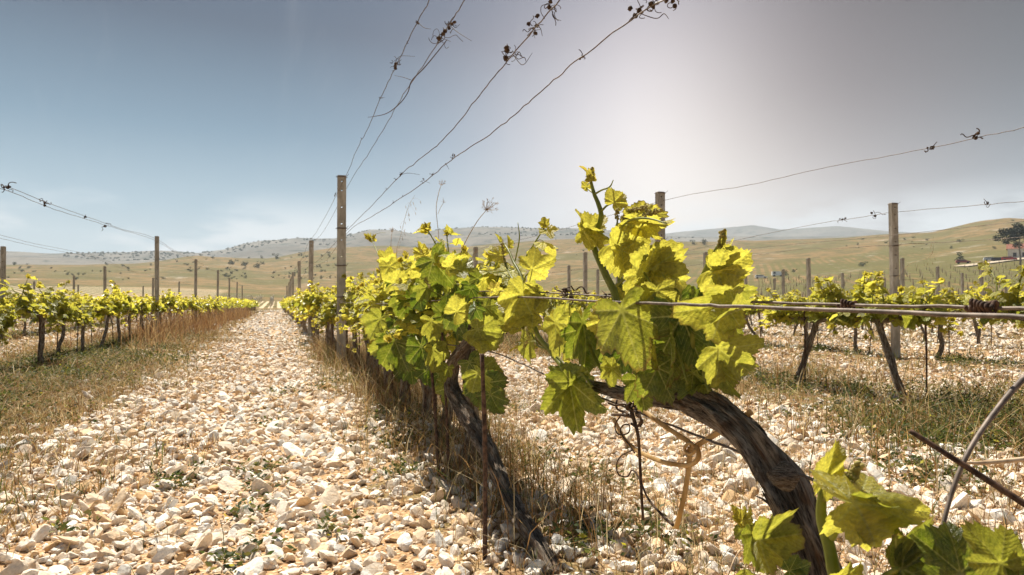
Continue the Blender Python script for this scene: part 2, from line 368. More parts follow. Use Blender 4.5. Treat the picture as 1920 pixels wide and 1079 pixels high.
    c = MIXC(t, MATH(t, 'MULTIPLY', dots, .55), c, (0.055, 0.055, 0.03))
    # rocky greyer slopes and scree patches
    rk = MATH(t, 'MULTIPLY', MAPR(t, noise(t, ob, .05, 9.0, .78), .56, .66), MAPR(t, r, 240, 330))
    c = MIXC(t, MATH(t, 'MULTIPLY', rk, .55), c, (0.42, 0.36, 0.30))
    far = MAPR(t, r, 820, 1050)
    fc = MIXC(t, MAPR(t, noise(t, ob, .006, 8.0, .68), .42, .6), (0.12, 0.115, 0.105), (0.18, 0.165, 0.145))
    fc = MIXC(t, MAPR(t, noise(t, ob, .03, 6.0, .7), .52, .62), fc, (0.06, 0.07, 0.06))
    c = MIXC(t, far, c, fc)
    h = MATH(t, 'ADD', MATH(t, 'MULTIPLY', nf, .6), MATH(t, 'MULTIPLY', MATH(t, 'SUBTRACT', 1.0, vo.outputs['Distance']), .7))
    p = principled(t, c, .95, .1, bump(t, h, .8, .02)); out(t, p.outputs[0]); return m
M_GROUND = mat_ground()

# ------------------------------------------------------------------ terrain
XS = np.array([-400, 0, 100, 200, 300, 371, 420, 460, 500, 560, 627, 690, 740, 770, 830, 900, 1000, 1090, 1200, 1260, 1340, 1412, 1465, 1571, 1660, 1750, 1800, 1850, 1890, 1920, 2400])
Y2 = np.array([498, 497, 492, 490, 486, 478, 481, 483, 483, 474, 463, 460, 461, 463, 462, 459, 447, 444, 446, 450, 452, 452, 449, 442, 436, 432, 423, 414, 411, 413, 420])
Y3 = np.array([470, 472, 475, 477, 474, 478, 471, 459, 452, 448, 450, 434, 434, 440, 434, 431, 433, 432, 437, 444, 446, 446, 446, 446, 446, 446, 446, 446, 446, 446, 446])
Y4 = np.array([482, 482, 482, 484, 484, 484, 480, 470, 462, 456, 456, 445, 445, 445, 445, 441, 441, 441, 442, 438, 430, 424, 431, 424, 434, 438, 440, 440, 440, 440, 440])
Y1 = np.array([532, 530, 531, 532, 534, 536, 538, 540, 543, 545, 545, 543, 541, 540, 538, 535, 531, 528, 525, 523, 521, 519, 517, 511, 505, 499, 496, 493, 490, 489, 485])
def hash2(ix, iy):
    v = np.sin(ix * 127.1 + iy * 311.7) * 43758.5453; return v - np.floor(v)
def vnoise(x, y):
    ix = np.floor(x); iy = np.floor(y); fx = x - ix; fy = y - iy
    fx = fx * fx * (3 - 2 * fx); fy = fy * fy * (3 - 2 * fy)
    a = hash2(ix, iy); b = hash2(ix + 1, iy); c = hash2(ix, iy + 1); d = hash2(ix + 1, iy + 1)
    return (a * (1 - fx) + b * fx) * (1 - fy) + (c * (1 - fx) + d * fx) * fy
def fbm(x, y, o=4):
    s = 0; a = .5
    for k in range(o): s = s + a * (vnoise(x * 2 ** k + 17 * k, y * 2 ** k + 5 * k) - .5); a *= .5
    return s
def height(x, y):
    x = np.asarray(x, float); y = np.asarray(y, float)
    r = np.hypot(x, y); az = np.arctan2(x, y) - _y
    az = (az + np.pi) % (2 * np.pi) - np.pi
    azc = np.clip(az, R(-48), R(48)); ca = np.cos(azc); px = CX + FPX * np.tan(azc)
    back = np.clip((np.abs(az) - R(60)) / R(60), 0, 1)
    def zz(Y, d): return CAMZ + (HOR - np.interp(px, XS, Y)) / FPX * d * ca
    y1 = np.interp(px, XS, Y1); 
    z180 = CAMZ * 0 + (HOR - (HOR - .34 * (HOR - y1))) / FPX * 180 * ca
    z290 = zz(Y1, 290); z700 = zz(Y2, 700)
    z450 = CAMZ + (HOR - (np.interp(px, XS, Y1) * .5 + np.interp(px, XS, Y2) * .5)) / FPX * 450 * ca
    z1800 = zz(Y3, 1800); z3000 = zz(Y4, 3000)
    z1300 = CAMZ + (HOR - (np.interp(px, XS, Y3) + 12)) / FPX * 1300 * ca
    rs = [0, 85, 180, 290, 450, 700, 850, 1300, 1800, 2050, 2500, 3000, 3700, 9000]
    zs = [0 * r, 0 * r, z180, z290, z450, z700, z700 * .8, z1300, z1800, z1800 * .85, z3000 * .7, z3000, z3000 * .6, z3000 * .1]
    zs = [z * (1 - .6 * back) for z in zs]
    out_ = zs[-1].copy()
    for i in range(len(rs) - 1):
        k = (r >= rs[i]) & (r < rs[i + 1]); f = (r - rs[i]) / (rs[i + 1] - rs[i])
        if i in (0, 1, 2, 3, 4): ff = f
        else: ff = f * f * (3 - 2 * f)
        out_ = np.where(k, zs[i] * (1 - ff) + zs[i + 1] * ff, out_)
    amp = np.clip((r - 120) / 600, 0, 1)
    out_ = out_ + amp * (fbm(x / 160, y / 160) * 14 + fbm(x / 45, y / 45, 3) * 3) * np.clip(1 - np.abs(r - 700) / 5000, .2, 1)
    near = np.clip(1 - (r - 30) / 40, 0, 1)
    out_ = out_ + near * (fbm(x / 1.3, y / 1.3, 3) * .05)
    # ridges of earth under the vine rows
    for X in (-5.0, -2.35, .65, 4.0, 7.4): out_ = out_ + near * .035 * np.exp(-((x - X) / .35) ** 2)
    return out_
def hz(x, y): return float(height(np.array([x]), np.array([y]))[0])
def make_ground(r0, r1, nr, name, naz=900):
    az = np.linspace(-np.pi, np.pi, naz, endpoint=False)
    az = az + 0
    k = np.sign(az) * np.abs(az / np.pi) ** 1.7 * np.pi + _y   # finer ahead of the camera
    rr = np.geomspace(r0, r1, nr)
    A, RR = np.meshgrid(k, rr); x = RR * np.sin(A); y = RR * np.cos(A); z = height(x, y)
    v = np.stack([x, y, z], -1).reshape(-1, 3); idx = np.arange(nr * naz).reshape(nr, naz)
    q = np.stack([idx[:-1], idx[1:], np.roll(idx, -1, 1)[1:], np.roll(idx, -1, 1)[:-1]], -1).reshape(-1, 4)[:, ::-1]
    mb = MB(); tr = None
    if r0 < 1:
        v = np.vstack([v, [0, 0, hz(0, 0)]]); tr = np.stack([np.full(naz, nr * naz), (np.arange(naz) + 1) % naz, np.arange(naz)], 1)
    mb.add(v, quads=q, tris=tr)
    return tag(mb.build(name, M_GROUND), kind='structure')
make_ground(.3, 290, 230, 'ground'); make_ground(290, 4200, 200, 'hills', 1100)

# ------------------------------------------------------------------ leaves
def leaf_proto(seed, nth=72, rings=(.22, .45, .68, .86, 1.0), teeth=1.0, amp=1.0, kind=0):
    g = np.random.default_rng(seed)
    nt_ = nth
    th = np.linspace(-np.pi, np.pi, nt_, endpoint=False) + np.pi / nt_
    lobes = [(0, 1.0), (.93, .84), (-.93, .86), (1.86, .60), (-1.86, .62)]
    depth = g.uniform(.18, .52)
    r = np.zeros(nt_)
    for a, Ln in lobes:
        Ln = Ln * g.uniform(.92, 1.08); d = np.abs((th - a + np.pi) % (2 * np.pi) - np.pi)
        r = np.maximum(r, Ln * (1 - depth * np.clip(d / .50, 0, 1.8) ** 1.25 * .72))
    back = np.clip((np.abs(th) - 2.45) / .6, 0, 1); r = r * (1 - back) + .10 * back + 0
    r = np.maximum(r, .09)
    per = 2 * np.pi / (nt_ / 3.0)
    ph = ((th + np.pi) / per) % 1
    tooth = np.where(ph < .66, ph / .66, (1 - ph) / .34)
    r = r * (1 + teeth * .19 * (tooth - .5) * np.repeat(g.uniform(.4, 1.5, nt_ // 3 + 1), 3)[:nt_])
    V = [[0, 0, 0]]
    for f in rings:
        rs_ = np.convolve(np.concatenate([r[-4:], r, r[:4]]), np.ones(9) / 9, 'valid'); rad = f * ((1 - f) * np.minimum(rs_, r * 1.25) + f * r)
        V += list(np.stack([rad * np.sin(th), rad * np.cos(th), np.zeros(nt_)], 1))
    V = np.array(V); uv = V.copy()
    uv[1:, 2] = np.repeat(np.array(rings), nt_)
    x, y = V[:, 0], V[:, 1]; rad = np.hypot(x, y); ang = np.arctan2(x, y)
    pp = np.abs(((np.abs(ang) + .457) % .914) - .457)
    fold = g.choice([-1, 1, 1]) * g.uniform(.1, .75) * amp; droop = g.uniform(.05, .7) * amp; cup = g.uniform(-.25, .35) * amp
    z = .045 * rad * (1 - np.cos(pp / .457 * np.pi)) * amp
    z += fold * np.abs(x) - droop * y * np.abs(y) * .7 + cup * x * x
    z += amp * .10 * rad ** 2 * np.sin(ang * g.integers(3, 6) + g.uniform(0, 6)) + amp * .06 * rad ** 2 * np.sin(ang * g.integers(9, 13) + g.uniform(0, 6))
    z += amp * .12 * g.uniform(-1, 1) * x * y
    V[:, 2] = z
    # keep arc length roughly: pull in
    s = 1 / np.sqrt(1 + (z / (rad + 1e-3)) ** 2 * .6); V[:, :2] *= s[:, None]
    T = [[0, 1 + j, 1 + (j + 1) % nt_] for j in range(nt_) if True]
    Q = []
    for k in range(len(rings) - 1):
        a = 1 + k * nt_; b = a + nt_
        j = np.arange(nt_); jn = (j + 1) % nt_
        Q.append(np.stack([a + jn, b + jn, b + j, a + j], 1))
    Q = np.vstack(Q) if Q else np.zeros((0, 4), int)
    T = np.array(T)[:, ::-1]
    # open the basal sinus
    T = T[:-1]; Q = Q[(Q[:, 3] - 1) % nt_ != nt_ - 1] if len(Q) else Q
    return V, T, Q, uv
HERO = [leaf_proto(100 + i, 102, amp=.9) for i in range(12)]
MIDL = [leaf_proto(200 + i, 30, (.5, 1.0), amp=1.0) for i in range(8)]
LOWL = [leaf_proto(300 + i, 15, (1.0,), teeth=.5) for i in range(6)]

def put_leaf(mb, base, tdir, nrm, size, proto, age_shade=.5, rnd=None, red=0.0, wid=1.0):
    V, T, Q, uv = proto
    t = np.asarray(tdir, float); t = t / np.linalg.norm(t)
    n = np.asarray(nrm, float); n = n - t * np.dot(n, t); n /= (np.linalg.norm(n) + 1e-9)
    s = np.cross(t, n)
    W = np.asarray(base) + size * (V[:, :1] * wid * s + V[:, 1:2] * t + V[:, 2:] * n)
    if rnd is None: rnd = random.random()
    mb.add(W, tris=T, quads=Q, uv=uv + [0, 0, 0], col=(age_shade, rnd, red))

# hero leaf placed through the photograph: b, t in photo pixels at a plane offset from the row
def hleaf(mb, b, t, off=0.0, doff=0.0, roll=0, size=None, age_shade=.3, wid=1.0, k=None, red=0.0, X=0.65, spin=0):
    B = PX(b[0], b[1], X + off); Tt = P(t[0], t[1], float(np.dot(B - C0, F)) + doff)
    d = Tt - B; Ln = np.linalg.norm(d)
    age_shade = age_shade + .18 if age_shade > .2 else age_shade  # deepens all but the youngest leaves, shade put into their colour
    view = C0 - B; view /= np.linalg.norm(view)
    tn = d / Ln; n = view - tn * np.dot(view, tn); n /= np.linalg.norm(n)
    s = np.cross(tn, n); a = R(roll); n2 = n * math.cos(a) + s * math.sin(a)
    put_leaf(mb, B, d, n2, (size or Ln) * .95, HERO[(k if k is not None else random.randrange(12)) % 12], age_shade, None, red, wid * .88)
    return B

# ------------------------------------------------------------------ wood
def gnarl(seed, a=.16, twist=9.0):
    g = np.random.default_rng(seed); ph = g.uniform(0, 6.3, 10)
    def f(th, l):
        r = 1 + a * .55 * np.sin(3 * th + twist * l + ph[0]) + a * .45 * np.sin(5 * th - twist * .6 * l + ph[1])
        r = r + a * .35 * np.sin(9 * th + twist * 1.5 * l + ph[2] + 2 * np.sin(l * 19 + ph[6])) + a * .5 * np.sin(l * 23 + ph[3] + 1.5 * np.sin(th + ph[4])) * np.sin(l * 9 + ph[5])
        r = r + a * .55 * np.sin(l * 31 + ph[8] + 2 * np.sin(2 * th + ph[9])) * np.sin(l * 12 + th + ph[9])
        r = r + a * .22 * np.abs(np.sin(14 * th + 6 * np.sin(l * 13 + ph[7]) + ph[8]))
        return r
    return f
def bark_strips(mb, c, rad, n, seed, ln=(.05, .16)):
    g = np.random.default_rng(seed); m = len(c)
    for _ in range(n):
        k_ = int(max(3, g.uniform(*ln) / (np.linalg.norm(c[1] - c[0]) + 1e-6))); i = int(g.uniform(0, m - 1)); j = min(i + k_, m - 1)
        if j - i < 3: continue
        T = c[j] - c[i]; T /= np.linalg.norm(T); a = g.normal(size=3); a -= T * a.dot(T); a /= np.linalg.norm(a)
        lift = g.uniform(0, 1) ** 3 * .5; idx = np.linspace(i, j, 5).astype(int)
        pts = [c[q] + a * rad[q] * (1.02 + lift * (u - .25) ** 2 * 2) for q, u in zip(idx, np.linspace(0, 1, 5))]
        tube(mb, pts, [.0008, .0020, .0024, .0018, .0006], 9, 4)

# ------------------------------------------------------------------ hero vine beside the camera (main)
def buds(parent, origin, *specs):
    for pts, r, n, seed in specs:
        m = MB(); flower_cluster(m, pts, r, n, seed); m.build('flower_cluster', M_FLOWER, parent, origin=origin)
def stalks(parent, origin, *specs):
    for px, off, rads in specs:
        m = MB(); stem(m, px, off, rads); m.build('leaf_stalk', M_SHOOT, parent, origin=origin)
def flower_cluster(mb, pts, r, n, seed):
    g = np.random.default_rng(seed); c, _ = smooth_path(pts, n)
    tube(mb, pts, [r * .25, r * .2, r * .12] if len(pts) == 3 else [r * .25] * len(pts), 8, 5)
    ico = ICO1
    for i in range(n):
        f = 1 - .45 * i / n
        for k in range(5):
            a = g.normal(size=3); a /= np.linalg.norm(a); rr = r * f * g.uniform(.5, 1.0)
            s = g.uniform(.0016, .0028)
            mb.add(c[i] + a * rr + ico[0] * s, tris=ico[1])
def icosphere(sub):
    import bmesh
    bm = bmesh.new(); bmesh.ops.create_icosphere(bm, subdivisions=sub, radius=1.0)
    v = np.array([x.co[:] for x in bm.verts]); f = np.array([[x.index for x in q.verts] for q in bm.faces]); bm.free()
    return v, f
ICO1 = icosphere(1)
ICO2 = icosphere(2); ICO3 = icosphere(3)

def stem(mb, pxs, off, rads, n=14, sides=8, X=.65, offs=None):
    pts = [PX(p[0], p[1], X + (off if offs is None else offs[i])) for i, p in enumerate(pxs)]
    return tube(mb, pts, rads, n, sides)

def big_vine():
    root = empty('grapevine', tuple(PG(1600, 1500)))
    b = np.array(root.location)
    root.location = (0.65, 0.58, hz(.65, .58)); b = np.array(root.location)
    # trunk
    tp = [np.array([.655, .56, -.05]), np.array([.65, .60, .12]), PX(1556, 1140, .65), PX(1500, 985, .65), PX(1455, 895, .655), PX(1408, 822, .65), PX(1350, 775, .65), PX(1285, 742, .65)]
    rd = [.034, .027, .025, .0225, .0255, .0205, .0205, .019]
    mb = MB(); c = tube(mb, tp, rd, 220, 72, disp=gnarl(3, .30, 6))
    _, rr = smooth_path(tp, 220, rd); bark_strips(mb, c, rr, 170, 5, (.04, .14))
    # burl at the bend
    cb = PX(1468, 893, .61)
    v = ICO3[0] * np.array([.017, .019, .017]); v = v * (1 + .12 * np.sin(v[:, :1] * 260) + .1 * np.sin(v[:, 2:] * 330 + 1)); mb.add(cb + v, tris=ICO3[1], uv=v * 30)
    o = mb.build('trunk', M_BARK, root, origin=b)
    # arm running along the wire
    mb = MB(); ap = [PX(1300, 748, .65), PX(1240, 748, .66), PX(1190, 742, .65), PX(1150, 735, .65), PX(1110, 722, .65), PX(1082, 706, .65)]
    rd = [.019, .014, .011, .012, .009, .007]; c = tube(mb, ap, rd, 80, 28, disp=gnarl(8, .22, 16)); _, rr = smooth_path(ap, 80, rd); bark_strips(mb, c, rr, 24, 6, (.03, .07))
    mb.build('arm', M_BARK, root, origin=b)
    def shoot(spec):
        sm = MB(); s0 = None
        for pxs, off, rads in spec: stem(sm, pxs, off, rads, 22, 10)
        return sm.build('shoot', M_SHOOT, root, origin=b)
    # left shoot
    s = shoot([([(1092, 706), (1064, 697), (1034, 661), (1008, 628), (992, 580), (985, 545), (975, 513), (963, 492), (954, 471), (944, 456)], -.01, [.0075, .0075, .0068, .006, .0055, .005, .0046, .004, .0035, .002]),
               ([(1034, 661), (1031, 630), (1032, 612), (1042, 606)], -.015, [.003, .0022, .002, .0016]),
               ([(1024, 655), (1008, 648), (996, 625)], -.015, [.003, .0025, .0018]),
               ([(982, 530), (986, 518), (998, 506)], -.015, [.0028, .0022, .0016]),
               ([(978, 540), (962, 525), (950, 502), (945, 485)], -.02, [.0035, .003, .0024, .002]),
               ([(966, 489), (970, 470), (974, 445), (971, 418)], -.01, [.002, .0018, .0018, .0010]),
               ([(958, 524), (944, 513), (930, 511), (912, 509)], -.015, [.0018, .0016, .0012, .0008])])
    m = MB(); A = dict(age_shade=.12)
    hleaf(m, (998, 506), (1050, 482), -.015, .02, 15, k=1, **A); hleaf(m, (939, 480), (913, 472), -.02, 0, 30, k=2, **A)
    hleaf(m, (978, 552), (950, 618), -.05, -.02, -20, k=3, age_shade=.2, wid=1.0); hleaf(m, (982, 548), (1012, 603), -.04, .02, 25, k=4, age_shade=.15)
    hleaf(m, (935, 452), (930, 436), -.01, 0, 60, k=5, wid=.6, **A); hleaf(m, (952, 461), (952, 438), -.01, 0, 70, k=6, wid=.6, **A)
    hleaf(m, (1042, 606), (1090, 680), -.02, .03, -28, k=7, age_shade=.22, wid=.9); hleaf(m, (1042, 606), (1040, 578), -.01, 0, 10, k=8, wid=1.3, **A)
    hleaf(m, (1000, 585), (930, 560), -.02, .02, 20, k=9, age_shade=.25); hleaf(m, (1075, 600), (1093, 574), 0, .01, 20, k=10, **A)
    hleaf(m, (993, 640), (985, 690), .03, 0, 40, k=11, age_shade=.3, wid=.7)
    hleaf(m, (925, 545), (938, 528), -.0, 0, 20, k=1, age_shade=.0, red=.3); hleaf(m, (930, 548), (955, 552), .0, 0, 50, k=2, age_shade=.05)
    m.build('leaves', M_LEAF, s, origin=b)
    buds(s, b, ([PX(942, 455, .63), PX(943, 475, .63), PX(948, 498, .63)], .0075, 14, 1), ([PX(985, 615, .66), PX(990, 635, .66), PX(983, 650, .66)], .008, 10, 2))
    # tall shoots in the middle
    s = shoot([([(1165, 610), (1158, 580), (1152, 548), (1140, 525), (1125, 492), (1115, 468), (1113, 445), (1127, 412), (1124, 388), (1114, 364), (1108, 340), (1105, 325)], -.03, [.0075, .0075, .0074, .0072, .0068, .0062, .006, .0052, .0048, .004, .003, .0018]),
               ([(1168, 590), (1163, 545), (1162, 510), (1160, 495), (1148, 475), (1150, 455), (1158, 440)], -.01, [.0062, .006, .005, .0042, .0036, .003, .0024]),
               ([(1116, 364), (1128, 357), (1143, 351), (1150, 338)], -.03, [.0022, .0018, .0016, .0008]), ([(1112, 362), (1100, 353), (1095, 349)], -.03, [.002, .0016, .0012]),
               ([(1128, 396), (1138, 386), (1150, 381)], -.03, [.0024, .002, .0014]), ([(1150, 436), (1165, 426), (1185, 412), (1215, 410), (1250, 419)], -.05, [.0018, .0022, .0022, .0018, .001]),
               ([(1156, 535), (1170, 524), (1188, 513), (1208, 512)], -.05, [.0035, .003, .0026, .002]), ([(1208, 512), (1218, 528), (1232, 545)], -.06, [.002, .0018, .001]),
               ([(1150, 436), (1157, 420), (1157, 408)], -.04, [.0024, .0018, .0014]), ([(1178, 440), (1186, 425), (1190, 418)], -.02, [.0035, .003, .002]), ([(1190, 438), (1200, 424), (1215, 415)], -.02, [.0022, .002, .0014])])
    m = MB()
    hleaf(m, (1107, 335), (1093, 305), -.03, 0, 75, k=0, age_shade=.05, wid=.4, red=.25); hleaf(m, (1108, 338), (1117, 312), -.035, 0, 50, k=1, age_shade=.0, wid=.6, red=.2)
    for i, (dx, dy) in enumerate([(-4, -12), (5, -14), (9, -6), (-8, -4), (2, -18)]): hleaf(m, (1106, 335), (1106 + dx * 1.2, 335 + dy * 1.1), -.03 - .002 * i, 0, 30 * i, k=i, age_shade=.02, wid=.7, red=.15)
    hleaf(m, (1100, 352), (1090, 340), -.03, 0, 30, k=2, age_shade=.05); hleaf(m, (1151, 381), (1172, 358), -.03, .01, -10, k=3, age_shade=.08, wid=1.2)
    hleaf(m, (1097, 440), (1093, 388), -.045, 0, 66, k=4, age_shade=.08, wid=.7); hleaf(m, (1104, 434), (1137, 400), -.04, .01, -20, k=5, age_shade=.1)
    hleaf(m, (1101, 432), (1160, 462), -.05, .0, 22, k=6, age_shade=.15, size=.062, wid=.9); hleaf(m, (1102, 440), (1136, 474), -.055, -.02, -50, k=7, age_shade=.1, wid=.7)
    hleaf(m, (1186, 413), (1268, 434), -.04, 0, 58, k=8, age_shade=.1, wid=.8); hleaf(m, (1192, 408), (1258, 392), -.03, .02, -35, k=9, age_shade=.08, wid=.7)
    hleaf(m, (1157, 462), (1200, 424), -.03, .02, 15, k=10, age_shade=.12, wid=1.1); hleaf(m, (1160, 462), (1226, 495), -.045, .02, 10, k=11, age_shade=.18, wid=1.1)
    hleaf(m, (1165, 470), (1180, 520), -.04, .0, -25, k=0, age_shade=.15); hleaf(m, (1157, 478), (1150, 515), -.02, 0, 50, k=1, age_shade=.3, wid=.8)
    hleaf(m, (1208, 512), (1256, 460), -.055, .02, 58, k=2, age_shade=.15, wid=.8); hleaf(m, (1209, 513), (1305, 532), -.05, .03, 5, k=3, age_shade=.2, wid=1.0)
    hleaf(m, (1232, 545), (1238, 592), -.07, -.01, -15, k=4, age_shade=.2, wid=1.1, size=.055); hleaf(m, (1207, 518), (1178, 560), -.045, 0, 20, k=5, age_shade=.12, wid=1.1)
    hleaf(m, (1238, 498), (1268, 492), -.02, .03, 30, k=6, age_shade=.12, wid=.8); hleaf(m, (1170, 430), (1180, 395), -.02, .01, 30, k=7, age_shade=.06, wid=.7)
    hleaf(m, (1215, 425), (1238, 455), -.01, 0, 40, k=8, age_shade=.15)
    m.build('leaves', M_LEAF, s, origin=b)
    buds(s, b, ([PX(1170, 416, .61), PX(1180, 397, .61), PX(1212, 390, .61)], .0085, 26, 3), ([PX(1208, 404, .61), PX(1225, 398, .61), PX(1240, 394, .61)], .006, 16, 4))
    buds(s, b, ([PX(1157, 408, .61), PX(1157, 400, .61), PX(1157, 394, .61)], .005, 7, 5), ([PX(1107, 334, .62), PX(1108, 325, .62), PX(1110, 318, .62)], .008, 12, 7))
    # right shoot
    s = shoot([([(1290, 690), (1302, 620), (1312, 555), (1318, 522), (1330, 495), (1342, 472), (1352, 455), (1357, 438)], -.02, [.007, .0068, .006, .0055, .005, .0042, .0032, .002]),
               ([(1316, 545), (1322, 522), (1334, 509), (1345, 508)], -.03, [.003, .0032, .003, .002]), ([(1320, 515), (1322, 500), (1324, 494)], -.02, [.002, .0015, .001])])
    m = MB()
    hleaf(m, (1340, 500), (1388, 452), -.02, .02, 48, k=9, age_shade=.1, wid=.7); hleaf(m, (1343, 507), (1392, 488), -.03, .01, -35, k=10, age_shade=.12, wid=.9)
    hleaf(m, (1345, 508), (1422, 532), -.03, .02, 15, k=11, age_shade=.18, wid=1.0); hleaf(m, (1352, 525), (1395, 575), -.01, .03, -30, k=0, age_shade=.25, wid=.75)
    hleaf(m, (1340, 490), (1352, 455), -.02, 0, 60, k=1, age_shade=.1, wid=.6); hleaf(m, (1356, 450), (1362, 430), -.02, 0, 40, k=2, age_shade=.05, wid=.5)
    hleaf(m, (1365, 470), (1388, 480), -.02, 0, 30, k=3, age_shade=.1); hleaf(m, (1362, 545), (1440, 628), .02, .03, 6, k=4, age_shade=.35, size=.068)
    hleaf(m, (1358, 568), (1282, 592), -.04, -.02, -28, k=5, age_shade=.22, size=.078, wid=1.05); hleaf(m, (1386, 583), (1322, 606), -.05, -.02, 68, k=6, age_shade=.3, wid=.9)
    hleaf(m, (1348, 655), (1424, 714), -.04, .02, 10, k=7, age_shade=.22, size=.078, wid=1.1); hleaf(m, (1350, 600), (1360, 668), .03, 0, 15, k=8, age_shade=.5)
    hleaf(m, (1345, 690), (1382, 757), -.03, .0, 42, k=9, age_shade=.45, wid=.7); hleaf(m, (1300, 700), (1337, 742), -.03, 0, 30, k=10, age_shade=.55, wid=.8)
    m.build('leaves', M_LEAF, s, origin=b)
    buds(s, b, ([PX(1357, 436, .63), PX(1353, 450, .63), PX(1350, 462, .63)], .006, 12, 9))
    # dense leaves around the head, the lower ones coloured darker for shade
    m = MB()
    hleaf(m, (1166, 582), (1210, 728), -.13, -.02, 8, k=1, age_shade=.42, wid=1.0, size=.112); hleaf(m, (1141, 600), (1098, 614), -.12, 0, 10, k=2, age_shade=.12, wid=1.25)
    hleaf(m, (1143, 600), (1166, 640), -.12, 0, -10, k=3, age_shade=.15, wid=1.0); hleaf(m, (1092, 605), (1122, 728), -.04, .02, -42, k=4, age_shade=.65, size=.13, wid=.9)
    hleaf(m, (1105, 615), (1140, 700), -.02, .04, 25, k=5, age_shade=.7, wid=1.0); hleaf(m, (1147, 690), (1150, 732), -.10, 0, 8, k=6, age_shade=.28, wid=1.0)
    hleaf(m, (1147, 688), (1130, 668), -.10, 0, -20, k=7, age_shade=.25, wid=1.1); hleaf(m, (1195, 712), (1216, 780), -.06, 0, -12, k=8, age_shade=.6, wid=.95)
    hleaf(m, (1232, 690), (1268, 772), -.05, .01, 14, k=9, age_shade=.65, wid=.95); hleaf(m, (1068, 716), (1084, 826), -.05, -.02, 10, k=10, age_shade=.5, size=.12, wid=.9)
    hleaf(m, (1062, 716), (1140, 724), -.03, .02, -50, k=11, age_shade=.6, wid=.8); hleaf(m, (1085, 728), (1140, 792), -.03, .02, 35, k=0, age_shade=.6, wid=.9)
    hleaf(m, (1070, 716), (1035, 760), -.06, 0, -45, k=1, age_shade=.45, wid=.8)
    hleaf(m, (1278, 592), (1325, 708), -.04, .0, 5, k=2, age_shade=.7, size=.092, wid=.95); hleaf(m, (1238, 568), (1256, 614), -.06, 0, 10, k=3, age_shade=.4, wid=1.0)
    hleaf(m, (1215, 612), (1205, 650), -.02, 0, 30, k=4, age_shade=.3); hleaf(m, (1256, 628), (1275, 730), -.05, .01, -50, k=5, age_shade=.6, wid=.7)
    hleaf(m, (1228, 640), (1232, 705), -.06, 0, 48, k=6, age_shade=.3, wid=.8); hleaf(m, (1262, 650), (1300, 740), -.01, .02, 30, k=7, age_shade=.8)
    hleaf(m, (1290, 690), (1360, 690), .0, .04, -30, k=8, age_shade=.7); hleaf(m, (1300, 640), (1345, 640), .04, .0, 30, k=9, age_shade=.8, size=.09)
    hleaf(m, (1200, 560), (1240, 600), .03, 0, 10, k=10, age_shade=.5, size=.07); hleaf(m, (1180, 570), (1160, 530), .0, 0, 20, k=11, age_shade=.15, size=.05)
    hleaf(m, (1260, 690), (1225, 740), .04, 0, 10, k=0, age_shade=.8, size=.08); hleaf(m, (1320, 600), (1400, 640), .05, 0, -10, k=1, age_shade=.6, size=.09)
    hleaf(m, (1110, 590), (1135, 572), .0, .02, 20, k=2, age_shade=.2); hleaf(m, (1180, 640), (1150, 690), .02, 0, 10, k=3, age_shade=.8, size=.09)
    hleaf(m, (1275, 560), (1255, 600), -.0, 0, 20, k=4, age_shade=.45, size=.05); hleaf(m, (1310, 720), (1280, 735), -.02, 0, 40, k=5, age_shade=.7, size=.04)
    m.build('foliage', M_LEAF, root, origin=b)
    stalks(root, b, ([(1240, 720), (1250, 640), (1245, 610), (1235, 575)], -.02, [.003] * 4), ([(1205, 725), (1180, 660), (1165, 585)], -.05, [.0035, .003, .002]), ([(1290, 720), (1270, 660), (1245, 625), (1225, 615)], -.05, [.002] * 4))
    stalks(root, b, ([(1110, 725), (1090, 700), (1075, 712), (1066, 718)], -.04, [.003, .003, .0025, .002]), ([(1330, 735), (1320, 690), (1348, 657)], -.03, [.003, .0025, .002]), ([(1145, 725), (1110, 660), (1092, 604)], -.02, [.004, .0035, .002]))
    # shoot low on the trunk
    m = MB(); X = .56
    stem(m, [(1530, 1110), (1500, 1075), (1445, 1045), (1418, 1015), (1398, 985), (1390, 968)], 0, [.004, .004, .0038, .0034, .0028, .0018], X=X)
    s = m.build('shoot', M_SHOOT, root, origin=b)
    m = MB(); kw = dict(X=X)
    for i in range(6): hleaf(m, (1393, 975), (1372 + 8 * i, 948 + 3 * (i % 3)), -.003 * i, 0, 25 * i, k=i, age_shade=.08, wid=.8, red=.1, **kw)
    hleaf(m, (1424, 1012), (1522, 1000), -.02, .02, 12, k=6, age_shade=.32, wid=1.0, **kw); hleaf(m, (1412, 1000), (1435, 1085), -.01, 0, -30, k=7, age_shade=.5, wid=.8, **kw)
    hleaf(m, (1400, 985), (1400, 1050), .0, 0, 40, k=8, age_shade=.5, wid=.7, **kw); hleaf(m, (1480, 1070), (1525, 1060), -.01, 0, 20, k=9, age_shade=.75, **kw); hleaf(m, (1430, 1000), (1455, 965), 0, .01, 30, k=10, age_shade=.25, wid=.8, **kw)
    hleaf(m, (1400, 1070), (1420, 1100), 0, .01, 30, k=10, age_shade=.35, **kw)
    m.build('leaves', M_LEAF, s, origin=b)
    tag(root, 'large grapevine with thick twisted peeling trunk and bright yellow-green shoots reaching above the wires', 'grapevine', 'grapevines of the middle row')
    return root
big_vine()

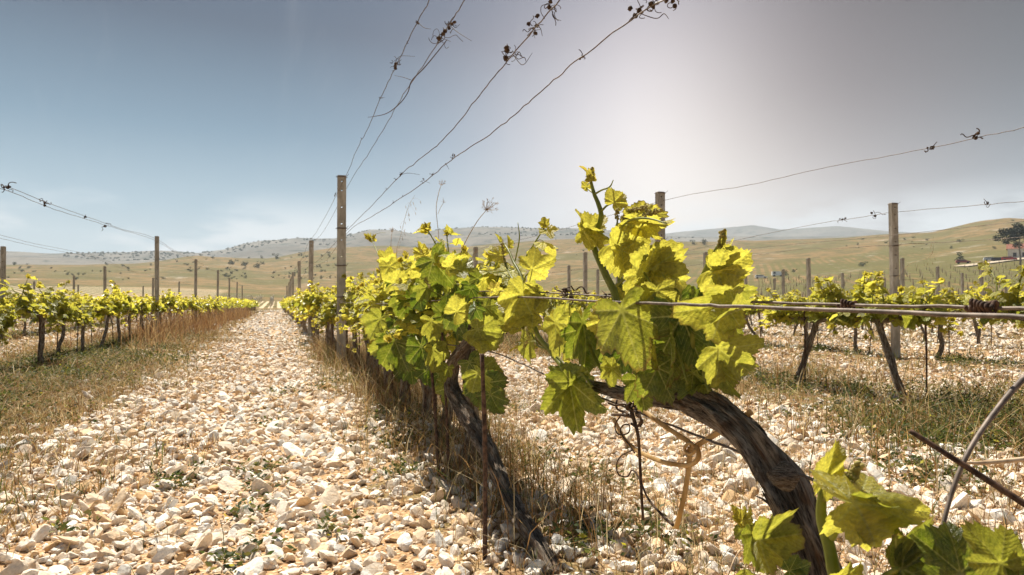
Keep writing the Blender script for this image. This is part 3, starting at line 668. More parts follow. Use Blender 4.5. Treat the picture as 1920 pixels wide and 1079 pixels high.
def corner_vine():
    X = .47; b = np.array([.5, .32, hz(.5, .32)])
    root = empty('grapevine', tuple(b))
    m = MB(); tube(m, [b + [0, 0, -.03], b + [.01, .02, .12], PX(1640, 1160, X)], [.03, .024, .018], 60, 30, disp=gnarl(31, .2)); m.build('trunk', M_BARK, root, origin=b)
    m = MB()
    stem(m, [(1640, 1165), (1590, 1120), (1566, 1080), (1556, 1030), (1541, 975), (1541, 935), (1545, 910)], 0, [.007, .0062, .006, .0055, .005, .0042, .003], 24, 12, X=X)
    stem(m, [(1560, 1010), (1572, 985), (1588, 960), (1600, 946)], -.01, [.0032, .0034, .0032, .0022], X=X); stem(m, [(1545, 938), (1565, 922), (1590, 905), (1605, 885)], 0, [.003, .003, .0028, .0022], X=X)
    stem(m, [(1540, 935), (1533, 915), (1538, 902)], 0, [.002, .0018, .0012], X=X)
    s = m.build('shoot', M_SHOOT, root, origin=b)
    m = MB(); kw = dict(X=X)
    hleaf(m, (1601, 944), (1782, 962), -.02, .02, -8, k=1, age_shade=.15, wid=.60, **kw); hleaf(m, (1606, 948), (1725, 1020), .0, .02, 15, k=4, age_shade=.4, wid=.5, **kw)
    hleaf(m, (1546, 902), (1578, 820), -.01, 0, 40, k=3, age_shade=.15, wid=.62, **kw); hleaf(m, (1556, 895), (1590, 872), .0, .01, -40, k=5, age_shade=.15, wid=.6, **kw)
    m.build('leaves', M_LEAF, s, origin=b)
    buds(s, b, ([PX(1590, 900, X), PX(1603, 886, X), PX(1612, 872, X)], .005, 12, 19))
    m = MB(); stem(m, [(1650, 1160), (1640, 1105), (1655, 1085), (1684, 1066)], 0, [.004, .0035, .003, .002], X=X); s2 = MB(); stem(s2, [(1780, 1170), (1850, 1100), (1872, 1078), (1878, 1056)], 0, [.005, .004, .003, .002], X=X); s2.build('shoot', M_SHOOT, root, origin=b)
    s = m.build('shoot', M_SHOOT, root, origin=b)
    m = MB()
    hleaf(m, (1686, 1064), (1800, 1010), .02, .02, 20, k=6, age_shade=.6, wid=1.1, **kw); hleaf(m, (1690, 1070), (1790, 1110), .02, .02, -10, k=7, age_shade=.7, **kw)
    hleaf(m, (1686, 1060), (1690, 985), .03, .0, 45, k=8, age_shade=.5, wid=.8, **kw)
    hleaf(m, (1876, 1056), (1816, 985), -.01, 0, 20, k=9, age_shade=.38, wid=.95, **kw); hleaf(m, (1878, 1054), (1908, 992), 0, .0, 55, k=10, age_shade=.4, wid=.7, **kw); hleaf(m, (1882, 1060), (1945, 1040), 0, .0, 15, k=11, age_shade=.7, **kw)
    hleaf(m, (1566, 1088), (1634, 1066), -.02, 0, 40, k=0, age_shade=.2, **kw); hleaf(m, (1800, 1075), (1760, 1040), .04, 0, 30, k=2, age_shade=.7, size=.05, **kw)
    m.build('leaves', M_LEAF, s, origin=b)
    tag(root, 'young grapevine shoots with broad serrated leaves in the bottom right corner of the view', 'grapevine', 'grapevines of the middle row')
corner_vine()

# ------------------------------------------------------------------ second vine
def second_vine():
    b = np.array([.65, 1.72, hz(.65, 1.72)]); root = empty('grapevine', tuple(b)); X = .65
    tp = [PX(1034, 1085), PX(1020, 1048), PX(985, 985), PX(958, 940), PX(935, 890), PX(915, 845), PX(880, 785), PX(850, 735), PX(845, 695), PX(862, 660), PX(890, 628)]
    rd = [.028, .025, .022, .019, .0195, .025, .027, .024, .024, .018, .014]
    m = MB(); c = tube(m, tp, rd, 220, 56, disp=gnarl(12, .28, 6)); _, rr = smooth_path(tp, 220, rd); bark_strips(m, c, rr, 150, 9, (.04, .14)); m.build('trunk', M_BARK, root, origin=b)
    m = MB(); tube(m, [PX(848, 700), PX(820, 680), PX(790, 665), PX(765, 660)], [.018, .014, .012, .008], 40, 20, disp=gnarl(14, .2, 9)); m.build('arm', M_BARK, root, origin=b)
    m = MB()
    for px, off, rd in [([(800, 680), (770, 610), (749, 560), (733, 536), (722, 509), (711, 482), (698, 451), (694, 444)], -.05, [.005, .005, .0045, .0045, .004, .0038, .003, .0015]),
                        ([(697, 455), (703, 442), (712, 437), (723, 437)], -.05, [.0012, .001, .001, .0007]),
                        ([(845, 690), (830, 620), (812, 540), (806, 490), (808, 465)], 0, [.006, .0055, .005, .004, .002]), ([(850, 690), (858, 620), (850, 550), (852, 500)], .05, [.005, .0045, .004, .002]),
                        ([(790, 670), (740, 640), (716, 610), (712, 598)], -.08, [.005, .004, .003, .002]), ([(880, 640), (890, 590), (895, 540)], .03, [.004, .003, .002])]:
        stem(m, px, off, rd, 18, 8)
    m.build('shoot', M_SHOOT, root, origin=b)
    m = MB(); g = np.random.default_rng(5)
    for i in range(7): hleaf(m, (694, 448), (680 + 4.5 * i, 437 + 2 * (i % 2)), -.05, 0, 20 * i, k=i, age_shade=.05, wid=.6, red=.1)
    L_ = [((724, 498), (768, 492), -.06, 15, .15), ((726, 490), (735, 460), -.05, 30, .12), ((738, 531), (777, 524), -.07, 20, .15), ((730, 500), (745, 535), -.06, -20, .2), ((812, 488), (852, 540), -.08, 5, .65),
          ((842, 500), (876, 484), -.08, 10, .15), ((832, 478), (870, 476), -.06, 60, .4), ((858, 505), (898, 512), -.06, -45, .4), ((868, 530), (902, 532), -.03, 50, .4), ((713, 598), (688, 640), -.10, 12, .4),
          ((835, 592), (838, 548), -.1, -5, .7), ((857, 584), (890, 556), -.1, 10, .18), ((808, 602), (816, 650), -.1, -20, .25), ((850, 590), (872, 636), -.08, 10, .75), ((895, 618), (945, 628), -.06, 25, .35),
          ((898, 630), (940, 656), -.05, -20, .3), ((775, 560), (790, 620), -.08, 5, .75), ((755, 560), (748, 600), -.08, 20, .6), ((800, 540), (780, 570), -.08, 10, .5), ((700, 570), (735, 560), -.04, 30, .3),
          ((716, 625), (740, 650), -.1, 20, .3), ((740, 640), (765, 700), -.1, 5, .7), ((735, 640), (728, 700), -.09, 40, .5), ((790, 650), (800, 700), -.1, 10, .8), ((812, 655), (820, 705), -.08, -30, .3),
          ((880, 680), (905, 720), -.02, 10, .7), ((905, 690), (945, 700), .02, 20, .45), ((900, 720), (950, 760), .0, 10, .8), ((920, 740), (940, 788), -.02, 20, .75),
          ((895, 700), (925, 745), -.04, 40, .4), ((845, 725), (835, 770), .02, 50, .6), ((910, 575), (935, 600), 0, 10, .5), ((920, 590), (950, 610), .02, 20, .3), ((885, 560), (905, 590), -.03, 20, .6), ((840, 690), (828, 720), -.05, 20, .5)]
    for i, (bb, tt, off, roll, age_shade) in enumerate(L_): hleaf(m, bb, tt, off, g.uniform(-.02, .02), roll, k=i, age_shade=age_shade, wid=1.05)  # leaf colour carries lit and shaded leaves as well as maturity
    for i in range(26):     # crown of young reddish leaves
        x = g.uniform(788, 832); y = g.uniform(468, 500); hleaf(m, (x, y), (x + g.uniform(-14, 14), y - g.uniform(8, 20)), g.uniform(-.07, .02), 0, g.uniform(-60, 60), k=i, age_shade=g.uniform(0, .15), red=g.uniform(.0, .5), wid=.8)
    poly = [(715, 520), (760, 500), (800, 470), (865, 480), (900, 520), (905, 570), (900, 640), (865, 700), (800, 715), (740, 690), (705, 640), (712, 590)]
    def inside(x, y):
        if (x > 828 and y > 640 and x < 900) and (x < 905 - .5 * (y - 640)): return False
        c_ = False
        for i in range(len(poly)):
            (x1, y1), (x2, y2) = poly[i], poly[i - 1]
            if (y1 > y) != (y2 > y) and x < (x2 - x1) * (y - y1) / (y2 - y1) + x1: c_ = not c_
        return c_
    k = 0
    while k < 105:
        x = g.uniform(700, 910); y = g.uniform(465, 720)
        if not inside(x, y): continue
        off = g.uniform(-.10, .20)
        if 825 < x < 905 and y > 610: off = g.uniform(.06, .2)
        a = g.uniform(0, 6.28); l = g.uniform(24, 44)
        hleaf(m, (x, y), (x + l * math.cos(a) * .8, y + abs(l * math.sin(a)) * (.9 if g.random() < .75 else -.8)), off, g.uniform(-.03, .03), g.uniform(-55, 55), k=k, age_shade=min(1, max(0, (y - 480) / 75 + g.uniform(-.35, .35))), wid=1.05); k += 1  # lower leaves coloured darker, for maturity and for shade inside the canopy
    m.build('foliage', M_LEAF, root, origin=b)
    buds(root, b, ([PX(797, 520, .54), PX(800, 527, .54), PX(806, 540, .54)], .011, 14, 41), ([PX(712, 500, .58), PX(712, 512, .58), PX(716, 525, .58)], .010, 14, 42))
    tag(root, 'bushy grapevine with curving brown trunk behind the tall thin rusty stake', 'grapevine', 'grapevines of the middle row')
second_vine()

# ------------------------------------------------------------------ ordinary vines
def vine_proto(seed, lib, mat, detail=1):
    g = np.random.default_rng(seed); root = empty('grapevine', (0, 0, 0))
    lean = g.uniform(-.1, .25); hx = g.uniform(-.05, .05); hh = g.uniform(.50, .60)
    tp = [np.array([0, 0, -.05]), np.array([hx * .3 + g.uniform(-.04, .04), lean * .2 + g.uniform(-.06, .06), .16]), np.array([hx, lean * .65, hh * .6]), np.array([hx, lean, hh])]
    sd = 20 if detail else 8
    m = MB(); tube(m, tp, [.030, .022, .021, .020], 50 if detail else 12, sd, disp=gnarl(seed, .22, 9))
    arms = []
    for sgn in (-1, 1):
        ln = g.uniform(.32, .48); ap = [tp[-1], tp[-1] + [g.uniform(-.04, .04), sgn * ln * .5, .03], tp[-1] + [g.uniform(-.05, .05), sgn * ln, g.uniform(0, .06)]]
        tube(m, ap, [.017, .013, .008], 16 if detail else 6, 10 if detail else 5, disp=gnarl(seed + 3, .2, 12)); arms.append(ap)
    m.build('trunk', M_BARK, root)
    cm = MB(); lm = MB(); ns = int(g.integers(14, 18))
    for i in range(ns):
        ap = arms[i % 2]; f = g.uniform(0, 1); p0 = ap[0] * (1 - f) + ap[2] * f
        d = np.array([g.uniform(-.5, .5), g.uniform(-.35, .35), 1.0]); d /= np.linalg.norm(d); ln = g.uniform(.16, .36)
        p1 = p0 + d * ln * .5 + [g.uniform(-.04, .04)] * 3; p2 = p0 + d * ln + np.array([g.uniform(-.06, .06), g.uniform(-.06, .06), 0])
        if i % 3 == 2: p2 = p0 + np.array([g.uniform(-.26, .26), g.uniform(-.15, .15), g.uniform(-.20, -.02)])
        tube(cm, [p0, p1, p2], [.005, .004, .002], 7, 5)
        nl = int(g.integers(10, 15))
        for j in range(nl):
            u = (j + .4) / nl; p = (p0 * (1 - u) + p1 * u) if u < .5 else (p1 * (1 - u) + p2 * u)
            p = p0 * (1 - u) ** 2 + 2 * p1 * u * (1 - u) + p2 * u * u
            a = g.uniform(0, 6.28); o = np.array([math.cos(a), math.sin(a), g.uniform(-.2, .6)]); pl = g.uniform(.02, .07) * (1.2 - u * .7)
            q = p + o * pl; t = np.array([o[0], o[1], g.uniform(-1.1, .15) + u * .5]); n = np.array([-o[0] * .4 + g.normal() * .4, -o[1] * .4 + g.normal() * .4, 1.0])
            s = (g.uniform(.052, .088)) * (1.15 - .5 * u)
            put_leaf(lm, q, t, n, s, lib[int(g.integers(0, len(lib)))], age_shade=float(np.clip(.62 - .6 * u + g.uniform(-.25, .25), 0, 1)), rnd=g.random())
            if detail: tube(cm, [p, (p + q) / 2 + [0, 0, .006], q], [.0018, .0015, .0012], 4, 3, cap=False)
        for j in range(4):
            put_leaf(lm, p2, g.normal(size=3) * [1, 1, .6] + [0, 0, .8], g.normal(size=3), g.uniform(.018, .035), lib[j % len(lib)], age_shade=0.02, rnd=g.random(), red=g.uniform(0, .25))
    cm.build('cane', M_SHOOT, root); lm.build('foliage', mat, root)
    return root
ORD = "first second third fourth fifth sixth seventh eighth ninth tenth eleventh twelfth thirteenth fourteenth fifteenth sixteenth seventeenth eighteenth nineteenth twentieth".split()
def ordw(n):
    if n <= 20: return ORD[n - 1]
    t_ = {2: 'twenty', 3: 'thirty', 4: 'forty', 5: 'fifty'}[n // 10]
    return (t_ + '-' + ORD[n % 10 - 1]) if n % 10 else {20: 'twentieth', 30: 'thirtieth', 40: 'fortieth', 50: 'fiftieth'}[n]
VA = [vine_proto(50 + i, MIDL, M_LEAF, 1) for i in range(5)]
VB = [vine_proto(80 + i, LOWL, M_LEAFS, 0) for i in range(5)]
used = set()
def place_vine(k, near, x, y, label, group, sc=1.0, rz=0.0):
    pr = (VA if near else VB)[k % 5]
    if pr.name in used: o = copy_tree(pr)
    else: o = pr; used.add(pr.name)
    o.location = (x, y, hz(x, y) - .01); o.rotation_euler = (0, 0, rz); o.scale = (sc, sc, sc)
    tag(o, label, 'grapevine', group); return o
ROWS = [(.65, 2.72, 38, 'of the middle row, counted away from the two big foreground vines', 'grapevines of the middle row'),
        (-2.35, 6.2, 26, 'from the camera in the row edging the left side of the stony path', 'grapevines of the row left of the path'),
        (-5.0, 10.5, 22, 'from the camera in the second row left of the path', 'grapevines of the second row to the left'),
        (-7.7, 14.2, 18, 'from the camera in the third row left of the path', 'grapevines of the third row to the left'),
        (4.0, 2.5, 26, 'from the camera in the first row right of the big vine', 'grapevines of the first row to the right'),
        (7.4, 5.0, 26, 'from the camera in the second row right of the big vine', 'grapevines of the second row to the right'),
        (10.8, 7.0, 22, 'from the camera in the third row right of the big vine', 'grapevines of the third row to the right'),
        (14.2, 9.5, 20, 'from the camera in the fourth row right of the big vine', 'grapevines of the fourth row to the right')]
gv = np.random.default_rng(11); STAKES = []; NV = {}
for X, y0, n, lab, grp in ROWS:
    for i in range(n):
        y = y0 + i * (1.0 if X < 1 else 1.05) + gv.uniform(-.08, .08)
        if X == .65: y = y0 + (i * .55 if i < 12 else 6.6 + (i - 12) * .85)
        x = X + gv.uniform(-.06, .06)
        near = math.hypot(x, y) < 11
        sc = gv.uniform(.86, 1.12) * (1.0 if X == 4.0 else 1.0)
        if X == .65: sc *= 1.08 if i < 9 else 1.0; x += .12 * max(0, min(1, (7.6 - y) / 1.5)) * min(1, (y - 2) / 2)
        if i > 7 and gv.random() < .06: continue
        if X == .65: lean = -.0
        NV[X] = NV.get(X, 0) + 1; place_vine(int(gv.integers(0, 5)), near, x, y, f'{ordw(NV[X])} grapevine {lab}', grp, sc, (0 if gv.random() < .75 else math.pi) + gv.uniform(-.2, .2))
        if math.hypot(x, y) < 17: STAKES.append((x + gv.uniform(-.06, .06), y - gv.uniform(.05, .3), lab, NV[X] - 1))
# far continuation of all rows: one mass
def far_vines():
    g = np.random.default_rng(21); m = MB(); t = MB()
    rows = {-16: 30, -13.1: 25, -10.4: 18, -7.7: 32.2, -5.0: 32.5, -2.35: 32.2, .65: 28.7, 4.0: 29.8, 7.4: 32.3, 10.8: 30.1, 14.2: 30.5, 17.6: 16, 21: 18, 24.4: 20, 27.8: 22, 31.2: 24, 34.6: 26}
    for X, y0 in rows.items():
        y = y0
        while y < 84:
            cz = hz(X, y); d = math.hypot(X, y); nl = int(max(10, 60 * 20 / d)); s = .07 * max(1, d / 32)
            for _ in range(nl):
                p = np.array([X + g.normal() * .14, y + g.uniform(-.5, .5), cz + g.uniform(.45, .98)])
                f = (p[2] - cz - .45) / .5
                put_leaf(m, p, g.normal(size=3), g.normal(size=3) + [0, 0, .6], s * g.uniform(.7, 1.2), LOWL[int(g.integers(0, 6))], age_shade=float(np.clip(.65 - .6 * f + g.uniform(-.2, .2), 0, 1)), rnd=g.random())
            tube(m if False else t, [np.array([X, y, cz - .02]), np.array([X, y + .1, cz + .55])], [.035, .025], 2, 4)
            y += 1.05
    o = tag(m.build('distant_vine_rows', M_LEAFS), kind='stuff', label='continuing rows of leafy vines receding to the end of the vineyard', cat='vine rows')
    t.build('trunk', M_BARK, o)
far_vines()

# ------------------------------------------------------------------ posts
def post_mesh(h=1.95, wdt=.09, th=.06, holes=True):
    m = MB(); x = wdt / 2; y = th / 2
    zs = sorted([h - .06, h - .155, h - .325, h - .495, h - .66, h - .83]) if holes else []
    a = .0105; prev = -.3
    def seg(z0, z1):
        v = [(-x, -y, z0), (x, -y, z0), (x, y, z0), (-x, y, z0), (-x, -y, z1), (x, -y, z1), (x, y, z1), (-x, y, z1)]
        m.add(v, quads=[(0, 1, 5, 4), (1, 2, 6, 5), (2, 3, 7, 6), (3, 0, 4, 7)], uv=v)
    for z in zs:
        z0, z1 = z - .02, z + .02; seg(prev, z0)
        an = np.arange(8) * np.pi / 4; oc = np.stack([a * np.cos(an), a * np.sin(an) + z], 1)
        ob = np.array([(x, z), (x, z1), (0, z1), (-x, z1), (-x, z), (-x, z0), (0, z0), (x, z0)])
        V = [(p[0], -y, p[1]) for p in ob] + [(p[0], -y, p[1]) for p in oc] + [(p[0], y, p[1]) for p in ob] + [(p[0], y, p[1]) for p in oc]
        Q = []
        for k in range(8):
            n = (k + 1) % 8
            Q += [(k, n, 8 + n, 8 + k)[::-1], (16 + k, 16 + n, 24 + n, 24 + k), (8 + k, 8 + n, 24 + n, 24 + k)]
        for k in (0, 3, 4, 7): n = (k + 1) % 8; Q.append((k, n, 16 + n, 16 + k))
        m.add(V, quads=Q, uv=V); prev = z1
    seg(prev, h - .01)
    v = [(-x, -y, h - .01), (x, -y, h - .01), (x, y, h - .01), (-x, y, h - .01), (-x + .006, -y + .006, h), (x - .006, -y + .006, h), (x - .006, y - .006, h), (-x + .006, y - .006, h)]
    m.add(v, quads=[(0, 1, 5, 4), (1, 2, 6, 5), (2, 3, 7, 6), (3, 0, 4, 7), (4, 5, 6, 7)], uv=v)
    return m
post0 = None; POSTS = {}; FIRST = {}
def place_post(x, y, h, label, holes=True):
    global post0
    if post0 is None:
        post0 = post_mesh().build('trellis_post', M_POST, smooth=False); o = post0
    else: o = post0.copy(); COL.objects.link(o)
    z = hz(x, y); o.location = (x, y, z); s = h / 1.95; o.scale = ((1 if abs(x - .65) < .2 or x > 3 else .8), 1, s); o.rotation_euler = (gv.uniform(-.012, .012), gv.uniform(-.015, .015), gv.uniform(-.12, .12) - .05)
    tag(o, label, 'post', 'concrete trellis posts holding the wires'); return o
def nposts(X, y0, n, names, hs=1.95, step=7.4):
    L_ = []
    for i in range(n):
        y = y0 + step * i; x = X + gv.uniform(-.03, .03)
        o = place_post(x, y, hs + gv.uniform(-.05, .05), f'{ordw(i + 1)} {names}'); FIRST.setdefault(X, o); L_.append((x, y, hs))
    POSTS[X] = L_
nposts(.63, 7.4, 7, 'square post with holes in the middle row, counted into the distance', 2.0)
def ties(o, h, zs):
    for z in zs:
        m = MB(); pts = [(a * .048, b_ * .034, z + c_) for a, b_, c_ in ((-1, -1, 0), (1, -1, .004), (1, 1, .006), (-1, 1, .004), (-1, -1, .008), (1, -1, .012), (1.5, -1.3, .03))]
        tube(m, pts, [.0022] * 7, 40, 5); m.build('wire_tie', M_RUST, o)
nposts(-2.35, 15.6, 6, 'post from the camera in the row left of the stony path', 2.02)
nposts(-5.0, 15.6, 5, 'post from the camera in the second row left of the path', 1.82, 8.3)
nposts(-7.7, 24.0, 4, 'post from the camera in the third row left of the path', 1.8)
nposts(-10.6, 22.0, 4, 'post from the camera in the fourth row left of the path', 1.75)
nposts(4.0, 6.63, 6, 'post from the camera in the first row right of the big vine', 1.91)
nposts(7.4, 6.6, 6, 'post from the camera in the second row right of the big vine', 1.92)
for X_ in (.63, 4.0, 7.4): ties(FIRST[X_], 1.95, (1.93, 1.40, .70, 1.02))
# scattered posts of the rows further right, from their tops in the photograph
k = 0
for px, ty in [(1323, 472), (1097, 473), (1518, 484), (1692, 484), (1841, 491), (1805, 512), (1887, 517), (1581, 512), (1469, 505), (1452, 522), (1067, 498), (1120, 505), (1539, 520), (1780, 528), (1760, 500), (1660, 522), (1850, 532), (1400, 515), (903, 503)]:
    d = (1.9 - CAMZ) * FPX / (HOR - ty); p = P(px, HOR, d)
    k += 1; place_post(p[0], p[1], 1.9 - max(0, hz(p[0], p[1])), f'{ordw(k)} weathered post of the distant rows to the right, by nearness' if False else f'distant trellis post {["behind the big vine", "in line with the hillside", "before the dry slope", "above the right-hand vines", "near the farm track", "before the green field"][k % 6]}, {ordw(k)} tallest of those beyond the right rows')

# ------------------------------------------------------------------ wires
def wire(pts, r, label, n=60, mat=None, wob=.004, sides=6):
    g = np.random.default_rng(abs(hash(label)) % 1000 if False else len(label) * 7 + int(pts[0][0] * 10) % 50)
    c, _ = smooth_path(pts, n); 
    o = np.array([pts[0][0], pts[0][1], 0.0]); m = MB(); cc = c.copy(); cc[1:-1] += g.normal(size=(n - 2, 3)) * wob * .4
    tube(m, list(cc), [r] * n, n, sides)
    ob = m.build('trellis_wire', mat or M_WIRE, origin=o); tag(ob, label, 'wire', 'wires strung between the trellis posts'); return ob
PA = POSTS[.63]
def tail(x, z, sag=.06):
    L_ = []
    for a, b in zip(PA[:-1], PA[1:]): L_ += [np.array([x, a[1], z + hz(x, a[1])]), np.array([x, (a[1] + b[1]) / 2, z - sag])]
    L_.append(np.array([x, PA[-1][1], z])); return L_
def pw(l, X0, X1):
    n = len(l); return [PX(p[0], p[1], X0 + (X1 - X0) * i / (n - 1)) for i, p in enumerate(l)]
W1 = pw([(830, -60), (805, 0), (778, 50), (740, 130), (712, 187), (690, 240), (665, 290), (645, 338)], .60, .60)
W2 = pw([(898, -50), (872, 0), (840, 50), (812, 95), (765, 165), (735, 215), (700, 275), (655, 344)], .66, .70)
W3 = pw([(1110, -60), (1050, 0), (1010, 45), (960, 105), (910, 165), (868, 220), (825, 268), (790, 296), (750, 330), (700, 383), (651, 432)], .80, .70)
W4 = pw([(1330, -50), (1245, 0), (1190, 32), (1095, 105), (1045, 145), (1000, 185), (950, 228), (905, 262), (850, 297), (800, 338), (740, 380), (700, 405), (652, 436)], 1.02, .72)
wire(W1 + tail(.60, 1.93)[1:], .0021, 'upper left of the four wires crossing the sky above the path', 140)
wire(W2 + tail(.70, 1.93)[1:], .0021, 'second wire from the left of the four crossing the sky', 140)
wire(W3 + tail(.60, 1.44)[1:], .0021, 'third wire from the left, bent, crossing the sky', 140)
wire(W4 + tail(.72, 1.44)[1:], .0021, 'lowest and right-most of the four wires crossing the sky', 140)
wire([PX(2300, 600, .66), PX(1920, 580, .66), PX(1460, 568, .66), PX(1150, 556, .66), PX(900, 547, .66), np.array([.66, 4.0, .73]), np.array([.66, 7.4, .74]), np.array([.66, 20, .72])], .0019, 'upper of the two thick wires passing level through the big vine', 70, wob=.001, sides=10)
wire([PX(2300, 622, .53), PX(1920, 596, .53), PX(1460, 578, .53), PX(1300, 572, .53), PX(1150, 567, .55), PX(905, 558, .60), np.array([.60, 4.0, .70]), np.array([.61, 7.4, .71]), np.array([.61, 20, .70])], .0022, 'lower of the two thick wires passing level in front of the big vine', 70, wob=.001, sides=10)
wire([PX(2000, 1085, .66), PX(1560, 914, .66), PX(1380, 845, .66), PX(1250, 795, .66), PX(1050, 715, .66), PX(900, 655, .66), np.array([.66, 3.6, .50])], .0022, 'low thick wire slanting behind the peeling trunk of the big vine', 50, wob=.001, sides=8)
def row_wires(X, zs, y0, y1, names, post_ys, r=.0016):
    for z, nm in zip(zs, names):
        ys = [y0] + [y for y in post_ys if y0 < y < y1] + [y1]; pts = []
        for a, b in zip(ys[:-1], ys[1:]): pts += [np.array([X, a, z + hz(X, a)]), np.array([X, (a + b) / 2, z + hz(X, a) - .035 * (b - a) / 7.4])]
        pts.append(np.array([X, ys[-1], z + hz(X, ys[-1])])); wire(pts, r, nm, 90)
def row_wire_px(px, X, z, posts, label, r=.0016):
    pts = [PX(a, b_, X) for a, b_ in px]; last = pts[-1][1]
    for y in [p[1] for p in posts if p[1] > last + .8]: pts += [np.array([X, (pts[-1][1] + y) / 2, z - .05 + hz(X, y)]), np.array([X, y, z + hz(X, y)])]
    WIRES[label] = pts; wire(pts, r, label, 110)
WIRES = {}
row_wire_px([(-120, 318), (10, 350), (88, 380), (160, 406), (230, 430), (287, 446)], -2.31, 1.98, POSTS[-2.35], 'topmost wire of the row left of the path', .0026)
row_wire_px([(-120, 328), (10, 357), (88, 388), (160, 411), (230, 432), (288, 450)], -2.33, 1.96, POSTS[-2.35], 'wire just beneath the topmost one in the row left of the path', .0026)
row_wire_px([(-60, 425), (0, 441), (60, 456), (110, 466), (170, 478), (200, 489)], -4.96, 1.9, POSTS[-5.0], 'topmost wire of the second row left of the path', .003)
row_wire_px([(-60, 432), (0, 447), (60, 461), (110, 471), (165, 481), (202, 493)], -4.98, 1.86, POSTS[-5.0], 'wire just beneath the topmost one in the second row left', .003)
row_wire_px([(2150, 186), (1920, 240), (1840, 257), (1700, 286), (1550, 314), (1400, 348), (1243, 377)], 4.04, 1.82, POSTS[4.0], 'highest wire rising to the right edge from the post behind the big vine', .0024)
row_wire_px([(2000, 372), (1920, 378), (1800, 388), (1677, 398), (1650, 402), (1580, 413), (1480, 430)], 7.44, 1.6, POSTS[7.4][2:], 'top wire tied to the right-hand post against the sky', .0032)
row_wire_px([(2000, 439), (1920, 445), (1800, 453), (1677, 459), (1560, 467), (1450, 474)], 7.44, 1.3, POSTS[7.4][2:], 'second wire down on the right-hand post', .003)
row_wires(-2.31, (.62,), .8, 52, ('low wire carrying the vines left of the path',), [8.2] + [p[1] for p in POSTS[-2.35]])
row_wires(-4.96, (.62,), 9.2 - 7.4, 46, ('low wire carrying the second row of vines at left',), [9.2] + [p[1] for p in POSTS[-5.0]])
row_wires(4.04, (1.18, .66), -.77, 43, ('middle wire of the first row right of the big vine', 'low wire carrying the first row of vines right of the big vine'), [p[1] for p in POSTS[4.0]])
row_wires(7.44, (.98, .64), -.8, 43, ('third wire down on the right-hand post', 'low wire carrying the second row of vines at right'), [p[1] for p in POSTS[7.4]])
row_wires(10.8, (1.3, .9), 2, 40, ('upper wire of the third row right of the big vine', 'lower wire of the third row right of the big vine'), [14.8, 22.2])

# ------------------------------------------------------------------ tendrils, knots, twigs on the wires
def curls(m, c, r, n, seed, wr=.0011, loops=True):
    g = np.random.default_rng(seed)
    for k in range(n):
        p = c + g.normal(size=3) * r * .35; pts = [p]; d = g.normal(size=3); d /= np.linalg.norm(d); ax = g.normal(size=3); ax /= np.linalg.norm(ax)
        st = r * g.uniform(.18, .32); L_ = int(g.integers(6, 13))
        rot = Matrix.Rotation(g.uniform(.4, .9) * (1 if g.random() < .5 else -1), 3, Vector(ax))
        for i in range(L_):
            d = np.array(rot @ Vector(d)) + g.normal(size=3) * .12; d /= np.linalg.norm(d); p = p + d * st; pts.append(p)
        tube(m, pts, [wr * g.uniform(.8, 1.3)] * len(pts), L_ * 3, 5)
def knot(px, py, X, r, n, seed, label, tails=(), wr=.0011, bulk=2, mat=None):
    c = PX(px, py, X); m = MB(); g = np.random.default_rng(seed)
    curls(m, c, r, n, seed, wr)
    for _ in range(bulk):
        q = c + g.normal(size=3) * r * .5; m.add(q + ICO2[0] * r * .36 * g.uniform(.6, 1.1, (len(ICO2[0]), 1)), tris=ICO2[1])
    for tl in tails: tube(m, [c] + [PX(a, b_, X + g.uniform(-.01, .01)) for a, b_ in tl], [wr * 1.2] * (len(tl)) + [wr * .6], 16, 5)
    o = m.build('dried_tendril', mat or M_DARK, origin=c); tag(o, label, 'tendril', 'dried tendrils wound on the wires'); return o
